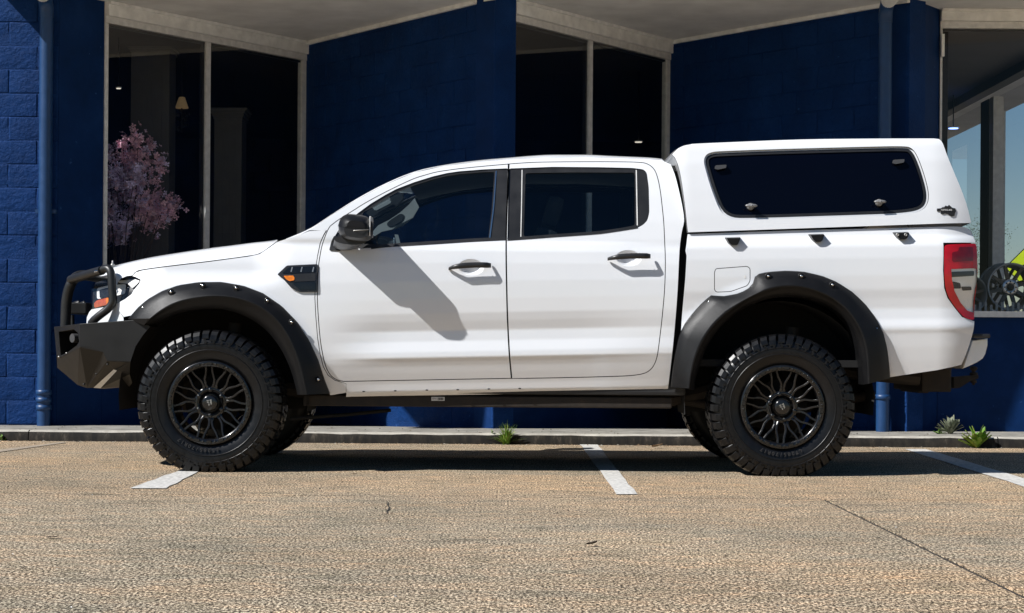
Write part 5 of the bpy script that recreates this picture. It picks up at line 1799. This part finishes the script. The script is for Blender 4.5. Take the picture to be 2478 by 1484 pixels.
# lamps glimpsed inside
def downlight(px, py, y, r, mat, label):
    p = at(px, py, y)
    root = empty('ceiling_light', p, label, 'light')
    MB().lathe([(r, .0), (r * .98, -.012), (0, -.014)], p, 14, axis='Z').build('lamp', mat, root)
    MB().lathe([(r * 1.3, .004), (r * 1.3, -.006), (r * 1.02, -.006), (r * 1.02, .004)], p, 14, axis='Z').build('ring', M['alu'], root)
    MB().tube([p, p + Vector((0, 0, max(.05, Zc - p.z)))], .006, 6).build('cord', M['gap'], root)
downlight(287, 212, 5.3, .020, M['downlight'], 'tiny lit lamp at the upper left of the blossom window')
downlight(1545, 342, 7.0, .034, M['downlight'], 'small lit lamp inside the window above the rear door')
downlight(2307, 309, 8.4, .05, M['downblue'], 'small blue lamp under the veranda right of the canopy')
p = at(440, 262, 6.4)
wl_ = empty('wall_lamp', p, 'ornate dark lamp with a small lit shade in the blossom window', 'lamp')
MB().lathe([(.028, .10), (.062, .0)], p, 18, axis='Z').build('shade', M['lampshade'], wl_)
m = MB()
for k in range(26):
    a = k * 2.4; r = .03 + .05 * rng.random()
    m.sphere(p + Vector((r * math.cos(a), r * math.sin(a), -.03 - .18 * rng.random())), .012, 0, 8, 5)
m.tube([p + Vector((0, 0, .0)), p + Vector((0, 0, -.22))], .008, 6)
m.tube([p + Vector((0, 0, .1)), p + Vector((0, 0, Zc - p.z))], .005, 6)
m.build('crystal_cluster', M['alu_dark'], wl_)

def pilaster(pxa, pxb, pyt, y, label, zb=.36):
    a, b = at(pxa, pyt, y), at(pxb, pyt, y)
    root = empty('pilaster', ((a.x + b.x) / 2, y, zb), label, 'column', 'cream columns inside the shop window')
    w = b.x - a.x; z = a.z
    MB().bbox((a.x + w * .08, y, zb), (b.x - w * .08, y + .3, z - .10), .006).build('shaft', M['cream'], root)
    m = MB()
    for i, (dx, z0, z1) in enumerate(((.06, .10, .075), (.02, .074, .045), (-.03, .044, .02), (-.08, .019, 0))):
        m.box((a.x + w * dx, y - .01 - .012 * i, z - z0), (b.x - w * dx, y + .32, z - z1))
    m.build('capital', M['cream'], root)
    for k in range(3):
        x = a.x + w * (.24 + .2 * k)
        MB().box((x, y - .006, zb + .2), (x + w * .12, y + .001, z - .16)).build('flute', M['cream'], root)
pilaster(308, 420, 98, 5.75, 'tall cream column behind the blossom, nearest the left pier')
pilaster(512, 592, 262, 6.6, 'shorter cream column right of the window mullion')
# dim counter behind the glass
b0 = at(560, 590, 7.4)
MB().bbox((-4.2, 7.3, .36), (-1.4, 7.8, 1.22), .02).build('shop_counter', M['room'], shop)

# silk blossom arrangement in its pot
bc_ = at(290, 600, 5.05)
bl = empty('blossom_arrangement', (bc_.x, bc_.y, .36), 'pink and mauve silk blossom branches inside the left shop window', 'flowers')
MB().lathe([(.0, .0), (.10, .0), (.13, .25), (.15, .50), (.14, .52), (.0, .50)], (bc_.x, bc_.y, .36), 20, axis='Z').build('pot', M['room'], bl)
tips = [(300, 330, 0), (335, 318, 0), (365, 350, 0), (330, 370, 0), (262, 355, 1), (275, 400, 1), (300, 420, 1), (330, 410, 1), (255, 440, 1), (285, 470, 1), (320, 460, 1), (345, 440, 1), (268, 520, 1), (300, 540, 1), (355, 480, 0), (375, 470, 0), (400, 488, 0), (430, 490, 0), (390, 505, 0), (370, 520, 0), (330, 500, 1), (258, 480, 1), (390, 382, 0), (296, 560, 1), (255, 550, 1), (310, 380, 1)]
twm = MB(); pet = [MB(), MB()]
for px, py, kind in tips:
    y = bc_.y + rng.uniform(-.22, .25)
    e = at(px, py, y); s0 = Vector((bc_.x + rng.uniform(-.05, .05), bc_.y, .85))
    mid = s0.lerp(e, .55) + Vector((rng.uniform(-.05, .05), 0, .08))
    pth = [Vector(q) for q in resample(cr([tuple(s0), tuple(mid), tuple(e)], 5), 9)]
    twm.tube(pth, [.007 - .0006 * i for i in range(9)], 5)
    for k in range(84):
        t = rng.uniform(.0, 1) ** 1.3
        b = e.lerp(mid, t * .38) + Vector(rng.normal(0, .036, 3))
        R = Matrix.Rotation(rng.uniform(0, 6.28), 4, Vector(rng.normal(0, 1, 3)).normalized())
        s = rng.uniform(.014, .024)
        kk = pet[kind if rng.random() > .2 else 1 - kind]
        for j in range(4):
            a = j * math.pi / 2
            v = [Vector((0, 0, 0)), Vector((s * math.cos(a - .5), s * math.sin(a - .5), s * .3)), Vector((s * 1.35 * math.cos(a), s * 1.35 * math.sin(a), s * .45)), Vector((s * math.cos(a + .5), s * math.sin(a + .5), s * .3))]
            kk.add([b + R @ q for q in v], [(0, 1, 2, 3)])
twm.build('branch', M['twig'], bl)
for kk, mt in zip(pet, ('blossom', 'blossom2')):
    tag(kk.build('blossom', M[mt], bl, recalc=False), kind='stuff')

# ------------------------------------------------------------------ weeds, litter, the tree beyond
def leaf(m, base, tip, w, mi=0, sag=.0, up=Vector((0, 0, 1))):
    """serrated leaf blade with a folded midrib"""
    d = tip - base; L = d.length; d.normalize()
    s = d.cross(up); s = s.normalized() if s.length > 1e-4 else Vector((1, 0, 0))
    prof = [(0, .05), (.12, .32), (.2, .55), (.28, .42), (.4, .85), (.5, .68), (.62, 1.0), (.74, .72), (.85, .62), (.94, .3), (1, .0)]
    mid, lf, rt = [], [], []
    for t, q in prof:
        c = base + d * (L * t) + Vector((0, 0, -sag * t * t))
        mid.append(c + Vector((0, 0, -.06 * w))); lf.append(c + s * w * q * .5 + Vector((0, 0, .10 * w))); rt.append(c - s * w * q * .5 + Vector((0, 0, .10 * w)))
    m.quad_strip([lf, mid, rt], mi, True)
def weed(px, py, y, z, n, hpx, wpx, mats, label, name='weed', grass=False, seed=1, leafw=.03):
    r = np.random.default_rng(seed)
    c = at(px, py, y); c.z = z
    sc = (y + CAM_D) / F_PX
    root = empty(name, c, label, 'weed')
    for k in range(n):
        a = r.uniform(0, 6.28); rad = r.uniform(.15, 1) ** .8 * wpx * sc * .5
        h = hpx * sc * (1.05 - .75 * (rad / (wpx * sc * .5)) ** 1.4) * r.uniform(.7, 1.05)
        m = MB()
        base = c + Vector((r.normal(0, .008), r.normal(0, .008), 0))
        tip = c + Vector((rad * math.cos(a), rad * math.sin(a) * .7, h))
        if grass:
            P = [base, base.lerp(tip, .5) + Vector((0, 0, h * .22)), tip]
            Q = [Vector(q) for q in resample(cr([tuple(p) for p in P], 4), 6)]
            w = r.uniform(.006, .010); s = Vector((-math.sin(a), math.cos(a), 0))
            m.quad_strip([[q + s * w * (1 - i / 5.2) for i, q in enumerate(Q)], [q - s * w * (1 - i / 5.2) for i, q in enumerate(Q)]], 0, True)
        else:
            leaf(m, base, tip, leafw * r.uniform(.7, 1.2), 0, h * .15)
        m.build('leaf', random.choice(mats), root, recalc=False)
    return root
weed(2365, 1086, KERB_Y - .04, .0, 34, 74, 108, [M['weed'], M['weed'], M['weed2']], 'bright green leafy weed growing at the foot of the kerb near the right edge', seed=3, leafw=.062)
weed(1226, 1075, KERB_Y - .02, .0, 90, 62, 110, [M['weed'], M['weed2']], 'grass tuft growing from the kerb joint behind the truck', 'grass_tuft', True, seed=5)
weed(2300, 1046, KERB_Y + .55, Z_PATH - .003, 60, 58, 76, [M['weedgrey']], 'grey-green bushy weed on the path against the wall', seed=8, leafw=.034)
weed(2272, 1046, KERB_Y + .5, Z_PATH - .003, 14, 16, 44, [M['weedgrey'], M['weed']], 'small low grey-green sprig left of the bushy weed', seed=9, leafw=.02)
weed(4, 1064, KERB_Y - .01, .0, 7, 22, 22, [M['weed']], 'tiny green weed at the kerb by the left edge', seed=12, leafw=.02)
weed(1190, 1056, KERB_Y + .02, Z_PATH, 5, 12, 14, [M['weed']], 'tiny sprig on the kerb top left of the grass tuft', seed=13, leafw=.012)

M['leaf_dark'] = simple('dark_rotting_leaf', (.035, .026, .018), .85, noise=.4, nscale=40)
def litter(px, py, sizepx, mat, label, curl=.5, seed=1, n=5, y=None):
    r = np.random.default_rng(seed)
    c = ground(px, py, .0) if y is None else at(px, py, y)
    sc = (c.y + CAM_D) / F_PX
    s = sizepx * sc
    m = MB()
    rows = []
    for i in range(n):
        t = i / (n - 1) - .5
        w = s * .30 * math.cos(t * 2.6) + s * .03
        rows.append([c + Vector((t * s, w * q + r.normal(0, s * .02), .004 + s * curl * (abs(q) * .5 + (t + .5) ** 2 * .5) + r.uniform(0, s * .05))) for q in (-1, -.4, .3, 1)])
    m.quad_strip(rows, 0, True)
    return tag(m.build('dry_leaf', mat), label, 'leaf')
litter(1432, 1323, 26, M['leaf_dark'], 'curled dark dry leaf lying on the open concrete below the rear door', .45, 2)
litter(1395, 1070, 20, M['dry'], 'curled brown leaf against the kerb at the bay line', .8, 3)
litter(127, 1304, 30, M['gap'], 'thin black strip of litter on the concrete at the left', .12, 4)
litter(1032, 1468, 10, M['dry'], 'small dark leaf fragment at the bottom of the photo', .5, 5)
litter(1108, 1392, 12, M['dry'], 'tiny leaf fragment on the concrete below the front door', .4, 6)
litter(858, 1150, 10, M['dry'], 'tiny dark leaf fragment beside the truck shadow', .4, 7)
litter(1590, 1085, 26, M['dry'], 'pale dry litter at the kerb left of the rear wheel', .4, 8)
litter(2318, 1082, 40, M['dry'], 'pale dry litter at the kerb left of the green weed', .3, 9)
litter(66, 1062, 16, M['dry'], 'small dry leaf at the kerb joint by the left edge', .4, 10)
litter(205, 1108, 12, M['kerb'], 'white paper scrap on the concrete left of the front wheel', .1, 11)

# tree far beyond the corner of the shop
def tree(x, y, h, label, seed):
    r = np.random.default_rng(seed)
    root = empty('tree', (x, y, 0), label, 'tree')
    m = MB().tube([(x, y, 0), (x + .1, y, h * .3), (x - .05, y, h * .6)], [.16, .11, .05], 8)
    for k in range(6):
        a = r.uniform(0, 6.28); b = h * r.uniform(.3, .55)
        m.tube([(x, y, b), (x + math.cos(a) * h * .06, y + math.sin(a) * h * .06, b + h * .13), (x + math.cos(a) * h * .11, y + math.sin(a) * h * .11, b + h * .3)], [.05, .035, .015], 6)
    m.build('trunk', M['bark'], root)
    m = MB()
    cl = [Vector((x + r.normal(0, h * .05), y + r.normal(0, h * .05), h * r.uniform(.62, .98))) for _ in range(14)]
    for c in cl:
        for _ in range(150):
            p = c + Vector(r.normal(0, h * .045, 3)); s = h * .0055
            R = Matrix.Rotation(r.uniform(0, 6.28), 4, Vector(r.normal(0, 1, 3)).normalized())
            m.add([p + R @ Vector(q) for q in ((-s, 0, 0), (0, -s * .5, 0), (s, 0, 0), (0, s * .5, 0))], [(0, 1, 2, 3)])
    m.build('crown', M['foliage'], root, recalc=False)
tree(8.8, 24.0, 3.1, 'small slender tree seen through the showroom window beside the tail of the truck', 4)

# hairline cracks in the slab
def crack(pix, w=.0035):
    P = [ground(x, y, .0) for x, y in pix]
    l, r_ = [], []
    for i, p in enumerate(P):
        d = (P[min(i + 1, len(P) - 1)] - P[max(i - 1, 0)]).normalized(); s = Vector((-d.y, d.x, 0))
        k = w * (.4 + .6 * math.sin(math.pi * i / (len(P) - 1))) * rng.uniform(.6, 1.3)
        l.append(p + s * k + Vector((0, 0, .003))); r_.append(p - s * k + Vector((0, 0, .003)))
    MB().quad_strip([l, r_], 0, False).build('crack', M['joint'], g)
crack([(936, 1214), (940, 1219), (937, 1223), (942, 1229), (941, 1234), (936, 1238), (938, 1243), (930, 1247)], .0032)
crack([(700, 1199), (860, 1198), (1000, 1199), (1200, 1200.5), (1400, 1201), (1492, 1202)], .0022)

# grit and leaf crumbs gathered in the gutter and on the kerb
m = MB()
for k in range(900):
    x = rng.uniform(-4.6, 4.6); y = KERB_Y - abs(rng.normal(0, .05)) - .004
    if rng.random() < .25: y = KERB_Y + rng.uniform(.04, .7)
    z = .001 if y < KERB_Y else Z_PATH + .0005
    s = rng.uniform(.003, .011) * (1.8 if rng.random() < .08 else 1); a = rng.uniform(0, 6.28)
    c, q = math.cos(a) * s, math.sin(a) * s
    m.add([(x - c, y - q, z), (x - q * .4, y + c * .4, z + s * .6), (x + c, y + q, z + s * .2), (x + q * .4, y - c * .4, z + s * .3)], [(0, 1, 2, 3)], int(rng.integers(0, 3)))
tag(m.build('gutter_grit', [M['dry'], M['joint'], M['kerb']], recalc=False), 'grit and leaf crumbs lying along the foot of the kerb', kind='stuff')
m = MB()
for k in range(420):
    x = rng.uniform(-4.5, 4.5); y = rng.uniform(-6.5, KERB_Y - .1)
    s = rng.uniform(.002, .007); a = rng.uniform(0, 6.28); c, q = math.cos(a) * s, math.sin(a) * s
    m.add([(x - c, y - q, .001), (x - q * .6, y + c * .6, .002 + s * .7), (x + c, y + q, .001 + s * .3), (x + q * .6, y - c * .6, .002 + s * .4)], [(0, 1, 2, 3)], int(rng.integers(0, 3)))
tag(m.build('loose_grit', [M['leaf_dark'], M['joint'], M['line']], recalc=False), 'loose grit scattered over the concrete', kind='stuff')
